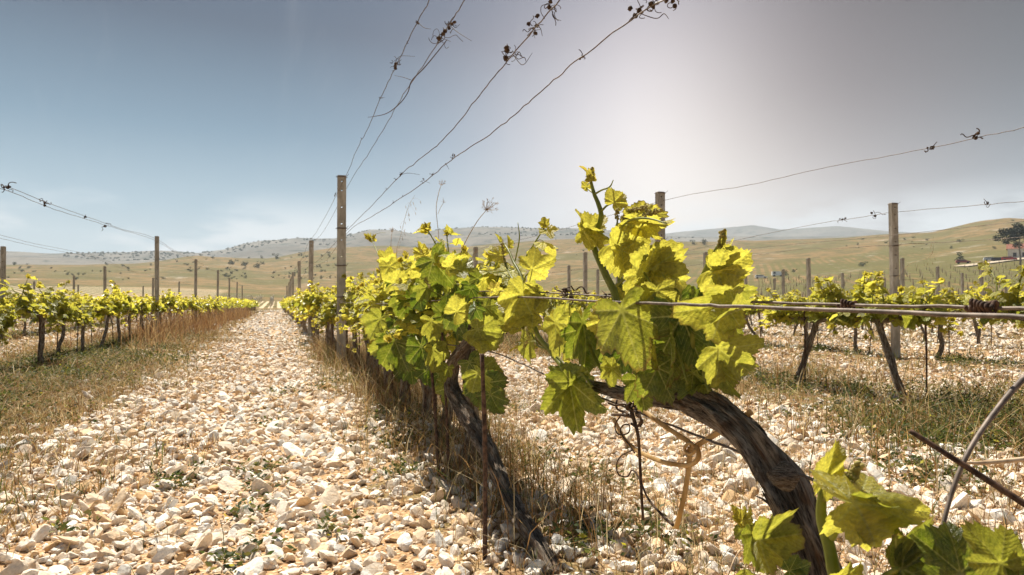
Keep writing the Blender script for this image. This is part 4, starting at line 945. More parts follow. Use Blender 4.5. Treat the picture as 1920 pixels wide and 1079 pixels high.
K = [(783, 42, .60, .014, 3, [[(795, 52), (808, 55)]], 'small dry tendril hooked at the top of the left-most sky wire'),
     (764, 80, .60, .007, 2, [], 'tiny dry curl on the left-most sky wire'),
     (741, 118, .60, .028, 9, [[(750, 106), (778, 106)]], 'bushy dark tendril knot on the left-most sky wire'),
     (713, 185, .60, .010, 3, [[(722, 183)]], 'small dark curl midway down the left-most sky wire'),
     (678, 259, .60, .009, 2, [], 'small curl low on the left-most sky wire'),
     (843, 48, .66, .022, 8, [[(860, 62), (884, 77)]], 'dark tendril knot with a straight spike on the second sky wire'),
     (828, 72, .66, .030, 12, [[(845, 78)]], 'long shaggy tendril clump on the second sky wire'),
     (1033, 14, .80, .022, 7, [[(1040, 34), (1052, 39)]], 'spiky tendril knot at the top of the third sky wire'),
     (998, 52, .80, .022, 7, [[(1012, 52), (1017, 68)], [(1003, 72)]], 'curly tendril knot second from the top on the third sky wire'),
     (962, 103, .79, .030, 10, [[(980, 122), (998, 100)], [(945, 110)]], 'large looping tendril knot on the third sky wire'),
     (752, 328, .71, .014, 4, [[(765, 325), (787, 328)]], 'dry tendril low on the third sky wire'), (742, 337, .71, .010, 3, [], 'tight dry curl beside the lower end of the third sky wire'),
     (723, 354, .71, .006, 2, [], 'tiny curl lowest on the third sky wire'),
     (1196, 24, .98, .024, 7, [[(1230, 35), (1245, 26), (1254, 36)]], 'thick tendril tangle near the top of the lowest sky wire'), (1222, 10, .99, .022, 7, [], 'curly tangle at the upper edge on the lowest sky wire'), (1262, 5, 1.0, .018, 6, [], 'outermost curl at the upper edge on the lowest sky wire'),
     (1096, 105, .94, .011, 4, [], 'single tight knot midway on the lowest sky wire'), (850, 295, .80, .012, 3, [[(860, 292)]], 'round curl halfway down the lowest sky wire'), (836, 307, .80, .006, 1, [[(842, 318)]], 'short hanging wisp on the lowest sky wire'),
     (808, 328, .78, .010, 3, [], 'ring-shaped curl on the lowest sky wire'), (793, 338, .78, .010, 3, [[(806, 344)]], 'small knot with a tail on the lowest sky wire'), (756, 366, .75, .007, 2, [], 'tiny loop near the post on the lowest sky wire'), (738, 380, .75, .011, 2, [], 'open ring nearest the post on the lowest sky wire'),
     (628, 366, .60, .02, 3, [], 'wisp hanging behind the head of the holed post')]
for i, (x, y, X, r, n, tl, lab) in enumerate(K): knot(x, y, X, r, n, 300 + i, lab, tl, bulk=1 if r < .012 else 3)
m = MB(); tube(m, pw([(838, 75), (820, 98), (795, 128), (772, 152), (764, 175), (748, 196), (725, 213), (700, 219), (690, 220)], .66, .62), [.0016, .0022, .0026, .0028, .0024, .0026, .0022, .002, .0014], 40, 6)
tube(m, pw([(770, 150), (755, 145), (740, 142)], .65, .61), [.0016, .0014, .001], 10, 5)
tag(m.build('dead_cane', M_DARK, origin=PX(770, 150, .65)), 'dead cane sagging off the second sky wire in a dark curve', 'cane')
# coils of wire on the thick level wires
def coil(px0, px1, X, r, turns, wr, label, ypx):
    a = PX(px0, ypx[0], X); b = PX(px1, ypx[1], X); d = (b - a) / np.linalg.norm(b - a); u = np.cross(d, [0, 0, 1]); u /= np.linalg.norm(u); v = np.cross(d, u)
    n = turns * 14; pts = []
    for i in range(n):
        f = i / (n - 1); th = f * turns * 2 * np.pi; rr = r * (1 + .25 * math.sin(i * 1.3)); pts.append(a + (b - a) * (f + .02 * math.sin(i)) + rr * (math.cos(th) * u + math.sin(th) * v))
    m = MB(); tube(m, pts, [wr] * n, n * 2, 7)
    return tag(m.build('wire_coil', M_RUST, origin=a), label, 'wire coil', 'rusty coils twisted round the level wires')
coil(1818, 1866, .655, .0052, 6, .0019, 'fat rusty coil on the level wires at the right edge', (574, 578)); coil(1576, 1602, .66, .0046, 4, .0017, 'rusty coil on the level wires right of the big vine', (571, 573))
knot(1066, 552, .65, .02, 8, 401, 'dark twisted tendrils gripping both level wires left of the tall shoot', [[(1050, 562)], [(1045, 556)]], .0014)
knot(1138, 553, .66, .012, 4, 402, 'small dark tendril on the level wires just by the tall shoot', [[(1128, 545)]], .0012)
for i, (x, y, X, r, lab) in enumerate([(12, 351, -2.31, .05, 'dark tendril tuft at the left edge on the wire left of the path'), (88, 380, -2.31, .04, 'second tendril tuft from the left edge on that wire'), (160, 406, -2.31, .025, 'third tuft on the wire left of the path'), (197, 422, -2.31, .045, 'tuft nearest the post left of the path'),
        (1832, 259, 4.04, .035, 'tendril hanging from the highest right wire'), (1745, 277, 4.04, .02, 'small tuft on the highest right wire'), (1850, 383, 7.44, .03, 'tuft on the top wire right of the right-hand post'), (1640, 404, 7.44, .05, 'long tuft on the wire just left of the right-hand post'), (1580, 412, 7.44, .04, 'tuft far left on the wire of the right-hand post')]):
    knot(x, y, X, r, 5, 500 + i, lab, [], wr=.003, bulk=2)
# dark dead canes and curls hanging below the big vine
m = MB(); X = .60
tube(m, [PX(*p, X) for p in [(1178, 745), (1185, 775), (1196, 815), (1200, 870), (1203, 930), (1206, 975)]], [.004, .0038, .003, .0026, .0026, .0024], 30, 8)
tube(m, [PX(*p, X) for p in [(1172, 770), (1160, 785), (1153, 800), (1160, 815), (1178, 812), (1180, 798), (1168, 798), (1164, 812), (1180, 835), (1190, 850)]], .0014, 60, 6)
tube(m, [PX(*p, X) for p in [(1185, 845), (1165, 855), (1156, 872), (1160, 890), (1176, 894), (1186, 882), (1200, 900), (1215, 935), (1245, 970), (1262, 985)]], [.0012, .0013, .0014, .0015, .0015, .0015, .0018, .002, .0022, .0026], 60, 6)
tube(m, [PX(*p, X) for p in [(1185, 770), (1196, 775), (1202, 790), (1194, 800), (1184, 795)]], .0024, 24, 6)
tube(m, [PX(*p, X) for p in [(1148, 778), (1165, 778), (1185, 782)]], .003, 10, 6)
curls(m, PX(1180, 762, X), .016, 8, 61, .002)
tag(m.build('dead_cane', M_DARK, origin=PX(1180, 760, X)), 'black dead cane with coiled tendrils hanging beneath the big vine', 'cane')
# straw coloured tie
def strap(m, pxs, X, w_, n=40):
    pts, _ = smooth_path([PX(*p, X) for p in pxs], n); T = np.gradient(pts, axis=0); T /= np.linalg.norm(T, axis=1)[:, None]
    view = C0 - pts; S = np.cross(T, view); S /= np.linalg.norm(S, axis=1)[:, None]; Nn = np.cross(S, T)
    prof = [(-1, 0), (-.6, .22), (0, .3), (.6, .22), (1, 0), (.6, -.16), (0, -.2), (-.6, -.16)]
    V = np.stack([pts + w_ * (a * S + b_ * Nn) for a, b_ in prof], 1); k_ = len(prof); idx = np.arange(n * k_).reshape(n, k_)
    q = np.stack([idx[:-1], np.roll(idx, -1, 1)[:-1], np.roll(idx, -1, 1)[1:], idx[1:]], -1).reshape(-1, 4); m.add(V.reshape(-1, 3), quads=q)
m = MB(); X = .64
strap(m, [(1205, 768), (1240, 795), (1270, 815), (1290, 828), (1304, 842)], X, .0042); strap(m, [(1150, 785), (1178, 832), (1230, 862), (1285, 873), (1308, 862), (1308, 842), (1298, 835)], X - .01, .0038, 60)
strap(m, [(1294, 838), (1292, 870), (1284, 925), (1268, 992)], X, .0042); strap(m, [(1296, 842), (1330, 822), (1365, 800), (1410, 772)], X + .02, .0046)
for i in range(3): tube(m, [PX(1294 + 10 * math.cos(a + i), 842 + 10 * math.sin(a + i), X - .012 + .004 * i) for a in np.linspace(0, 5.5, 10)], .0026, 24, 6)
tag(m.build('straw_tie', M_STRAW, origin=PX(1295, 840, X)), 'straw-coloured tie knotted beneath the big vine with a hanging end', 'tie')
# curved cane, dark rod and twig at the lower right
m = MB(); tube(m, [P(1750, 1120, .60), P(1762, 1020, .60), P(1783, 930, .61), P(1815, 850, .62), P(1862, 778, .64), P(1925, 705, .66), P(2010, 640, .7)], [.0019, .0019, .0021, .0023, .0026, .003, .003], 60, 8)
tag(m.build('curved_cane', M_WIRE, origin=P(1783, 930, .61)), 'thin grey cane arching up to the right edge in the lower right', 'cane')
m = MB(); tube(m, [P(1706, 808, .62), P(1800, 868, .60), P(1860, 906, .59), P(1990, 990, .56)], [.0022, .0026, .0028, .003], 24, 8)
tag(m.build('iron_rod', M_RUST, origin=P(1800, 868, .6)), 'dark iron rod crossing behind the arching cane', 'rod')
m = MB(); tube(m, [P(1812, 868, .75), P(1850, 868, .75), P(1960, 858, .76)], [.0016, .0026, .003], 24, 7)
tag(m.build('dry_twig', M_TWIG, origin=P(1850, 868, .75)), 'pale dry twig lying level behind the arching cane', 'twig')

# ------------------------------------------------------------------ stakes
sk = MB(); tube(sk, [(0, 0, -.15), (0.004, 0, .3), (-.003, 0, .62)], [.0062, .006, .0058], 14, 6, disp=lambda th, l: 1 + .10 * np.sin(l * 240) + .05 * np.sin(th * 3))
b = PG(908, 1072); st0 = sk.build('vine_stake', M_RUST); st0.location = (b[0], b[1], hz(b[0], b[1])); st0.rotation_euler = (0, R(-.4), 0); st0.scale = (1, 1, .87)
tag(st0, 'tall thin rusty stake in front of the second big vine', 'stake', 'thin rusty stakes beside the vines')
b = PG(822, 905); o = st0.copy(); COL.objects.link(o); o.location = (b[0], b[1], hz(b[0], b[1])); o.rotation_euler = (R(-6), R(-3), 0); o.scale = (1, 1, 1.02); tag(o, 'leaning rusty stake just behind the second big vine', 'stake')
cnt = {}
for x, y, lab, i in STAKES:
    o = st0.copy(); COL.objects.link(o); cnt[lab] = cnt.get(lab, 0) + 1
    o.location = (x, y, hz(x, y)); o.rotation_euler = (gv.uniform(-.06, .06), gv.uniform(-.06, .06), 0); o.scale = (1, 1, gv.uniform(.85, 1.1))
    tag(o, f'thin stake beside the {ordw(i + 1)} vine {lab}'.replace(', counted away from the two big foreground vines', ' beyond the big ones').replace('from the camera ', '').replace('edging the left side of the stony path', 'left of the path'), 'stake', 'thin rusty stakes beside the vines')

# ------------------------------------------------------------------ dried flower stalks
def umbel(px, X, lab, r, n, seed, side=None):
    g = np.random.default_rng(seed); pts = [PX(p[0], p[1], X) for p in px]; top = pts[-1]
    base = pts[0].copy(); base[2] = 0; m = MB(); tube(m, [base, (base + pts[0]) / 2] + pts, [.0022] * 2 + [.0018] * (len(pts) - 1) + [.0013], 40, 5)
    d = pts[-1] - pts[-2]; d /= np.linalg.norm(d)
    for i in range(n):
        a = g.normal(size=3); a = a / np.linalg.norm(a) * .62 + d; a /= np.linalg.norm(a); l = r * g.uniform(.6, 1.0)
        e = top + a * l; mid = top + a * l * .5 + d * l * .0 - (a - d) * l * -.12
        tube(m, [top, mid, e], [.0008, .0006, .0005], 6, 4)
        for j in range(6):
            q = e + (g.normal(size=3) * .35 + a) * r * .16; tube(m, [e, q], [.0004, .0006], 3, 3)
    if side:
        q = [PX(p[0], p[1], X) for p in side]; tube(m, q, [.0012] * len(q), 10, 4)
        for j in range(9): tube(m, [q[-1], q[-1] + (g.normal(size=3) * .6 + [0, 0, .8]) * r * .35], [.0006, .0005], 3, 3)
    tag(m.build('dried_umbel', M_TWIG, origin=base), lab, 'dried flower', 'dried flower stalks above the vines')
umbel([(852, 520), (868, 465), (892, 420), (912, 394)], .85, 'largest fan-shaped dried flower head leaning right above the second vine', .062, 26, 71)
umbel([(818, 520), (823, 455), (818, 395), (822, 365), (827, 348)], .85, 'tall upright dried flower stalk with a small side head', .034, 12, 72, [(821, 402), (826, 390), (832, 380)])
umbel([(735, 500), (733, 460), (735, 436)], .80, 'short dried flower head beside the small left shoot tip', .032, 12, 73)
umbel([(880, 540), (884, 490), (890, 474)], .95, 'lowest dried flower head at the right shoulder of the second vine', .022, 9, 74)
def panicle(px, X, lab, seed, name='wild_oat'):
    g = np.random.default_rng(seed); pts = [PX(p[0], p[1], X) for p in px]; base = pts[0].copy(); base[2] = 0; m = MB()
    c = tube(m, [base] + pts, [.0012] * len(pts) + [.0005], 40, 4)
    for i in range(14):
        p = c[int(20 + i * 1.35)]; e = p + np.array([g.uniform(-.03, .05), g.uniform(-.02, .02), -g.uniform(.01, .04)]); tube(m, [p, (p + e) / 2 + [0, 0, .01], e], [.0004, .0004, .0003], 6, 3)
        tube(m, [e, e + [.003, 0, -.010], e + [.005, 0, -.022]], [.0006, .0022, .0003], 6, 4)
    tag(m.build(name, M_TWIG, origin=base), lab, 'grass stalk', 'tall dry grass stalks')
panicle([(742, 500), (752, 440), (765, 390), (778, 366)], .85, 'pale wild oat stalk nodding against the sky by the post wires', 81)
panicle([(1600, 720), (1660, 560), (1700, 500), (1745, 480), (1750, 440)], 4.6, 'long pale grass stalk leaning right in front of the right-hand post', 82)
panicle([(700, 600), (760, 430)], 1.3, 'thin oat stalk behind the small left shoot', 83)

# ------------------------------------------------------------------ stones
def rock(v, seed, planes):
    g = np.random.default_rng(seed); v = v.copy()
    for _ in range(planes):
        n = g.normal(size=3); n /= np.linalg.norm(n); d = g.uniform(.42, .82); s = v @ n; over = s > d; v[over] -= np.outer(s[over] - d, n)
    v *= g.uniform(.75, 1.25, 3) * np.array([1.15, .95, .72]); v += g.normal(size=v.shape) * .015
    return v
RK = {3: [rock(ICO3[0], 900 + i, 15) for i in range(14)], 2: [rock(ICO2[0], 900 + i, 12) for i in range(14)], 1: [rock(ICO1[0], 900 + i, 6) for i in range(14)]}
OCT = (np.array([[1, 0, 0], [-1, 0, 0], [0, 1, 0], [0, -1, 0], [0, 0, 1], [0, 0, -1.]]), np.array([[0, 2, 4], [2, 1, 4], [1, 3, 4], [3, 0, 4]]))
RK[0] = [rock(OCT[0], 950 + i, 0) * 1.0 for i in range(14)]
FC = {3: ICO3[1], 2: ICO2[1], 1: ICO1[1], 0: OCT[1]}
def cover(x, y):            # 0 = open stones, 1 = overgrown
    c = np.zeros_like(x) 
    c = np.maximum(c, .95 * np.exp(-((x + 2.4) / 1.2) ** 4)); c = np.maximum(c, .85 * np.exp(-((x + 5.3) / 1.1) ** 4)); c = np.maximum(c, np.where(x < -6, .75, 0))
    c = np.maximum(c, .55 * np.exp(-((x - .72) / .30) ** 2)); c = np.maximum(c, .80 * np.exp(-((x - 4.0) / .75) ** 4)); c = np.maximum(c, np.where(x > 5.0, .45, 0)); c = np.maximum(c, .75 * np.exp(-((x - 7.6) / .9) ** 4))
    c = c + fbm(x / .9 + 9, y / 1.6, 3) * .9; c = np.where((x > -1.05) & (x < .30), c * .35, c)
    c = np.where((x > .8) & (x < 3.1), c * .6, c)
    c = np.where((x < -1.15 + fbm(y * 1.3, x, 2) * .5) & (x > -3.6), np.maximum(c, .86), c)
    return np.clip(c, 0, 1)
def scatter(n, r0, r1, g, azl=-50, azh=52):
    r = np.sqrt(g.uniform(r0 ** 2, r1 ** 2, n)); a = R(YAW) + np.radians(g.uniform(azl, azh, n)); return r * np.sin(a), r * np.cos(a), r
def stones():
    g = np.random.default_rng(77); m = MB()
    specs = [(0.7, 2.2, 9000, (.003, .012), 1), (2.2, 4.5, 22000, (.004, .015), 1), (4.5, 9.5, 24000, (.008, .022), 0), (0.55, 1.6, 2400, (.008, .026), 2), (1.0, 2.6, 800, (.018, .040), 3), (1.7, 4.2, 300, (.03, .055), 3), (1.6, 3.6, 7500, (.008, .030), 2), (3.6, 7.5, 21000, (.011, .036), 1), (2.6, 7.5, 1000, (.03, .055), 2), (7.5, 16, 26000, (.018, .045), 1), (16, 42, 32000, (.04, .085), 0), (42, 78, 9000, (.08, .16), 0)]
    for r0, r1, n, (s0, s1), lod in specs:
        x, y, r = scatter(n, r0, r1, g); cv = cover(x, y); keep = g.random(n) > cv * .9
        x, y, cv = x[keep], y[keep], cv[keep]; n = len(x)
        s = s0 + (s1 - s0) * g.random(n) ** 2.2; z = height(x, y)
        ang = g.uniform(0, 6.28, n); tl = g.normal(size=(n, 2)) * .35; kind = g.integers(0, 14, n)
        tone = g.random(n); warm = np.clip(g.normal(.33, .38, n) , 0, 1)
        for k_ in range(14):
            i = np.where(kind == k_)[0]
            if not len(i): continue
            V = RK[lod][k_]; nv = len(V); ca, sa = np.cos(ang[i]), np.sin(ang[i])
            X_ = V[None, :, 0] * ca[:, None] - V[None, :, 1] * sa[:, None]; Y_ = V[None, :, 0] * sa[:, None] + V[None, :, 1] * ca[:, None]; Z_ = V[None, :, 2] + X_ * tl[i, 0][:, None] + Y_ * tl[i, 1][:, None]
            W = np.stack([X_ * s[i][:, None] + x[i][:, None], Y_ * s[i][:, None] + y[i][:, None], Z_ * s[i][:, None] + (z[i] + s[i] * .28)[:, None]], -1)
            c1 = np.array([.84, .79, .71]); c2 = np.array([.68, .46, .25])
            col = (c1 * (1 - warm[i][:, None]) + c2 * warm[i][:, None]) * (.72 + .36 * tone[i][:, None])
            f = FC[lod]; ff = (f[None] + (np.arange(len(i)) * nv)[:, None, None]).reshape(-1, 3)
            m.add(W.reshape(-1, 3), tris=ff, col=np.repeat(col, nv, 0))
    tag(m.build('limestone_rubble', M_STONE, smooth=False), 'broken white limestone covering the path and the ground between the rows', 'stones', kind='stuff')
stones()

# ------------------------------------------------------------------ grass and weeds
def blades(m, x, y, z, h, g, wdt, cols, lean=.5, curve=.5):
    n = len(x); a = g.uniform(0, 6.28, n); ln = g.normal(size=n) * lean * h; dx, dy = np.cos(a), np.sin(a)
    b_ = g.uniform(0, 6.28, n); wx, wy = np.cos(b_) * wdt, np.sin(b_) * wdt
    L_ = []
    for f, wf in ((0, 1), (.4, .85), (.75, .55)):
        off = ln * (f ** (1 + curve * 2)); cz = z + h * f * (1 - .25 * f * np.abs(lean))
        for sg in (-1, 1): L_.append(np.stack([x + dx * off + sg * wx * wf, y + dy * off + sg * wy * wf, cz], -1))
    L_.append(np.stack([x + dx * ln, y + dy * ln, z + h * (1 - .25 * abs(lean))], -1))
    V = np.stack(L_, 1); idx = (np.arange(n) * 7)[:, None]
    q = np.concatenate([idx + [[0, 1, 3, 2]], idx + [[2, 3, 5, 4]]]); t = idx + [[4, 5, 6]]
    m.add(V.reshape(-1, 3), tris=t, quads=q, col=np.repeat(cols, 7, 0))
DRY = np.array([[.40, .26, .10], [.26, .14, .05], [.58, .46, .26], [.18, .09, .035]]); GRN = np.array([[.06, .085, .018], [.12, .135, .028], [.04, .06, .014], [.19, .17, .045]])
RED = np.array([[.30, .17, .07], [.24, .12, .05], [.42, .28, .13], [.18, .09, .04]])
def tufts(name, label, n, per, r0, r1, g, hrange, dry, wdt, spread=.04, xr=None, lean=.45, dens=None, azl=-50, azh=52, pal=None):
    m = MB(); x, y, r = scatter(n, r0, r1, g, azl, azh)
    if xr: x = xr[0] + g.normal(size=n) * xr[1]; y = xr[2] + (xr[3] - xr[2]) * g.random(n) ** xr[4]; r = np.hypot(x, y)
    cv = cover(x, y) if not xr else np.clip(.45 + fbm(x * 1.1, y * .8, 3) * 2.2, .08, 1)
    if dens is not None: cv = dens(x, y)
    keep = g.random(n) < cv; x, y, r = x[keep], y[keep], r[keep]; n = len(x)
    th = hrange[0] + (hrange[1] - hrange[0]) * g.random(n) ** 1.6; isdry = g.random(n) < dry
    x = np.repeat(x, per); y = np.repeat(y, per); th = np.repeat(th, per); isd = np.repeat(isdry, per); N_ = len(x)
    x = x + g.normal(size=N_) * spread; y = y + g.normal(size=N_) * spread; h = th * g.uniform(.45, 1.1, N_)
    cols = np.where(isd[:, None], (DRY if pal is None else pal)[g.integers(0, 4, N_)], GRN[g.integers(0, 4, N_)]) * g.uniform(.75, 1.2, (N_, 1))
    blades(m, x, y, height(x, y) - .005, h, g, wdt, cols, lean)
    return tag(m.build(name, M_GRASS, smooth=False), label, 'grass', kind='stuff')
g = np.random.default_rng(99)
tufts('dry_grass', 'short dry straw and grass growing between the stones', 4200, 9, .6, 7, g, (.03, .15), .74, .0011, .045, lean=.95)
path = lambda x, y: np.where((x > -1.3) & (x < .3), .04, 1.0)
left = lambda x, y: np.where(x < -1.2, 1, 0) * np.clip(cover(x, y) * 1.5, 0, 1)
tufts('strip_grass', 'matted brown and green grass along the strip left of the stony path', 26000, 9, 3.5, 15, g, (.03, .17), .80, .0022, .10, lean=.95, xr=(-2.25, .75, 2.4, 17, 1.2))
tufts('verge_grass', 'short brown and green grass on the near left verge of the path', 9000, 9, 2, 8, g, (.03, .13), .7, .0017, .07, lean=.95, xr=(-1.75, .45, 1.8, 8, 1.0))
tufts('weeds', 'weedy grass of mixed green and brown along the vine rows', 15000, 8, 7, 26, g, (.06, .24), .68, .0042, .11, lean=.85)
tufts('meadow_grass', 'thin grass among the farther vine rows', 14000, 5, 24, 80, g, (.08, .3), .7, .012, .3, lean=.8)
tufts('row_grass', 'tall dry grass stalks standing around the trunks of the middle row', 4300, 8, 1.3, 9, g, (.07, .42), .80, .0014, .05, lean=.7, xr=(.78, .18, 1.6, 11, .9))
bt = lambda x, y: np.where((x > .5) & (x < 3.4), .55, 0) * np.clip(.35 + fbm(x * 1.4, y * 1.4, 3) * 3, 0, 1)
tufts('straw_grass', 'loose straw and thin green grass between the big vine and the next row', 21000, 7, 1.0, 6, g, (.04, .20), .74, .0011, .06, dens=bt, lean=.9, azl=-12)
tufts('reddish_grass', 'tall reddish-brown dry grass smothering the far vines left of the path', 3600, 8, 13, 48, g, (.15, .8), 1.0, .004, .16, xr=(-2.25, .36, 11, 48, .8), lean=.45, pal=RED)
tufts('rank_grass', 'rank dry grass tangled beneath the first row of vines at the right', 8500, 9, 2.6, 16, g, (.07, .36), .72, .0021, .07, xr=(3.9, .75, .8, 14, 1.2), lean=.75)
# broad-leaved ground weeds: dark green low plants
def weeds():
    g = np.random.default_rng(5); m = MB()
    spots = []
    for px, py, s, n in [(340, 905, .05, 26), (480, 885, .05, 22), (487, 915, .05, 16), (440, 1060, .05, 20), (530, 740, .09, 26), (500, 800, .06, 12), (1720, 830, .16, 420), (1800, 800, .25, 600), (1880, 760, .35, 800), (1760, 900, .1, 160), (1640, 790, .2, 260), (1900, 840, .2, 420), (1085, 1030, .07, 60), (960, 770, .1, 40), (1250, 1010, .06, 40), (350, 680, .25, 90), (150, 690, .4, 240), (60, 720, .4, 220), (300, 670, .3, 120), (110, 780, .2, 60), (200, 720, .2, 70), (560, 640, .3, 60), (1470, 735, .1, 70), (700, 700, .12, 60), (120, 1000, .04, 10), (460, 965, .05, 14), (620, 1010, .05, 16), (740, 900, .06, 24), (1000, 870, .1, 40), (1120, 900, .1, 40)]:
        p = PG(px, py)
        for _ in range(n): spots.append((p[0] + g.normal() * s, p[1] + g.normal() * s * 1.2, s))
    for X_, ya, yb, n_ in ((-2.35, 5.0, 18, 95), (-1.9, 3.0, 9, 30), (4.0, 1.5, 12, 30), (.68, 3.2, 12, 16), (-5.0, 9, 24, 20), (7.4, 5, 16, 20), (-1.7, 4.5, 16, 16)):
        for _ in range(n_):
            cx_, cy_, s_ = X_ + g.normal() * .16, g.uniform(ya, yb), g.uniform(.07, .17)
            for _ in range(int(40 + 380 * s_)): spots.append((cx_ + g.normal() * s_, cy_ + g.normal() * s_, s_ * 1.5))
    for x, y, s in spots:
        z = hz(x, y); hh = g.uniform(.01, min(.16, .05 + s * .35)); 
        for k_ in range(5):
            a = g.uniform(0, 6.28); p = np.array([x + g.normal() * .012, y + g.normal() * .012, z + hh * g.uniform(.1, 1)])
            t = np.array([math.cos(a), math.sin(a), g.uniform(-.1, .9)]); w_ = np.cross(t, g.normal(size=3)); w_ /= np.linalg.norm(w_); l = g.uniform(.015, .032); t = t / np.linalg.norm(t) * l
            V = [p, p + t * .5 + w_ * l * .22, p + t, p + t * .5 - w_ * l * .22]; c = GRN[int(g.integers(0, 4))] * g.uniform(.7, 1.2) if g.random() < .985 else np.array([.5, .45, .04])
            m.add(V, quads=[(0, 1, 2, 3)], col=c)
    tag(m.build('ground_weeds', M_GRASS, smooth=False), 'low leafy green weeds dotting the stones and vine feet', 'weeds', kind='stuff')
weeds()
# litter of dead stalks on the ground
def litter():
    g = np.random.default_rng(15); m = MB()
    for i in range(520):
        x, y, r = scatter(1, 1.2, 9, g); x, y = x[0], y[0]
        if g.random() > cover(np.array([x]), np.array([y]))[0] + .12: continue
        l = g.uniform(.06, .32); a = g.uniform(0, 6.28); z = hz(x, y) + .02; d = np.array([math.cos(a), math.sin(a), 0]) * l
        p = np.array([x, y, z]); tube(m, [p, p + d * .5 + [0, 0, g.uniform(.01, .07)], p + d + [0, 0, g.uniform(0, .04)]], g.uniform(.0008, .0022), 7, 4)
    tag(m.build('dead_stalks', M_TWIG), 'dead stalks and prunings strewn over the stones', 'litter', kind='stuff')
litter()

# ------------------------------------------------------------------ far things: bushes, trees, cars, house, track
def at(px, r, py=None):
    """a point on the terrain seen in column px at horizontal range r; with py the range is searched"""
    if py is not None:
        for rr in np.geomspace(90, 2400, 400):
            d = ray(px, py); s = rr / math.hypot(d[0], d[1]); p = C0 + d * s
            if p[2] < hz(p[0], p[1]): return np.array([p[0], p[1], hz(p[0], p[1])])
        return None
    d = ray(px, HOR); s = r / math.hypot(d[0], d[1]); p = C0 + d * s; return np.array([p[0], p[1], hz(p[0], p[1])])
def bush_mesh(seed, n=260, tall=1.0):
    g = np.random.default_rng(seed); lm = MB()
    cl = [(g.normal(size=3) * [.38, .38, .22] + [0, 0, .52]) for _ in range(7)]
    for i in range(n):
        c = cl[i % 7]; a = g.normal(size=3); a /= np.linalg.norm(a); p = c + a * g.uniform(.2, .36) * [1, 1, .8]; p[2] = max(.03, p[2]) * tall
        d = g.normal(size=3); d /= np.linalg.norm(d); e = np.cross(d, g.normal(size=3)); e /= np.linalg.norm(e); s = g.uniform(.05, .11)
        lm.add([p - d * s, p + e * s * .7, p + d * s, p - e * s * .7], quads=[(0, 1, 2, 3)], col=np.array([.075, .085, .035]) * g.uniform(.6, 1.3))
    return lm
protos = []
for i in range(4):
    r_ = empty('bush', (0, 0, 0)); tm = MB(); tube(tm, [(0, 0, -.1), (.03, 0, .3), (0, .05, .6)], [.06, .05, .03], 5, 5); tm.build('stem', M_BARK, r_); bush_mesh(600 + i).build('foliage', M_BUSH, r_); protos.append(r_)
pu = set()
def put_bush(i, p, s, label, group='bushes dotting the dry hills'):
    pr = protos[i % 4]
    if pr.name in pu: o = copy_tree(pr)
    else: o = pr; pu.add(pr.name)
    o.location = (p[0], p[1], p[2] - .05 * s); o.scale = (s, s, s * random.uniform(.8, 1.1)); o.rotation_euler = (0, 0, random.uniform(0, 6)); tag(o, label, 'bush', group)
BL = [(1472, 517, 9, 'round dark bush beside the white van on the slope'), (1618, 500, 8, 'low dark bush alone on the right slope'), (1798, 489, 10, 'dense dark bush above the parked cars'), (1490, 511, 5, 'small bush right of the one beside the van'), (1800, 455, 6, 'small bush high on the right hill'), (1319, 459, 9, 'wide reddish thicket on the ridge behind the right shoot'), (1300, 459, 8, 'left end of the reddish thicket on the ridge'),
      (437, 497, 9, 'big bush at the left end of the hilltop line'), (458, 499, 9, 'second bush along the hilltop line'), (483, 503, 9, 'pair of bushes right of the hilltop line'), (518, 487, 8, 'bush on the saddle below the grey hill')]
for i, (px, py, s, lab) in enumerate(BL):
    p = at(px, 0, py)
    if p is not None: put_bush(i, p, math.hypot(p[0], p[1]) * s / 1280 * 1.1, lab)
gb = np.random.default_rng(4); nb = 0; tries = 0
while nb < 190 and tries < 1500:
    tries += 1
    zone = gb.random()
    if zone < .55: px, py = gb.uniform(280, 640), gb.uniform(475, 525)
    elif zone < .75: px, py = gb.uniform(0, 280), gb.uniform(492, 528)
    elif zone < .88: px, py = gb.uniform(900, 1110), gb.uniform(440, 480)
    else: px, py = gb.uniform(1550, 1900), gb.uniform(415, 470)
    if vnoise(np.array([px / 45.]), np.array([py / 14.]))[0] < .42: continue
    p = at(px, 0, py)
    if p is None: continue
    r_ = math.hypot(p[0], p[1])
    if r_ < 330 or r_ > 1000: continue
    nb += 1; put_bush(nb, p, min(r_ * gb.uniform(1.8, 5.0) / 1280, 3.4), ('small dark bush among many on the brown hill behind the path' if px < 640 and px > 280 else 'small dark bush on the low slope at the far left' if px <= 280 else 'small dark bush on the slope behind the middle vines' if px < 1200 else 'small dark bush on the upper right hill'))
def scrub():
    g = np.random.default_rng(8); m = MB()
    for i in range(1700):
        px = g.uniform(-150, 1300); a = R(YAW) + math.atan((px - CX) / FPX); r_ = g.uniform(1250, 1740); x, y = r_ * math.sin(a), r_ * math.cos(a)
        if vnoise(np.array([x / 120.]), np.array([y / 120.]))[0] < .5: continue
        z = hz(x, y); s = g.uniform(1.2, 3.4); v = ICO1[0] * [s, s, s * .7] * g.uniform(.75, 1.2, (len(ICO1[0]), 1)) + [x, y, z + s * .3]
        m.add(v, tris=ICO1[1], col=np.array([.07, .08, .045]) * g.uniform(.7, 1.3))
    tag(m.build('hill_scrub', M_BUSH), 'dark scrub scattered over the distant grey hills', 'scrub', kind='stuff')
scrub()
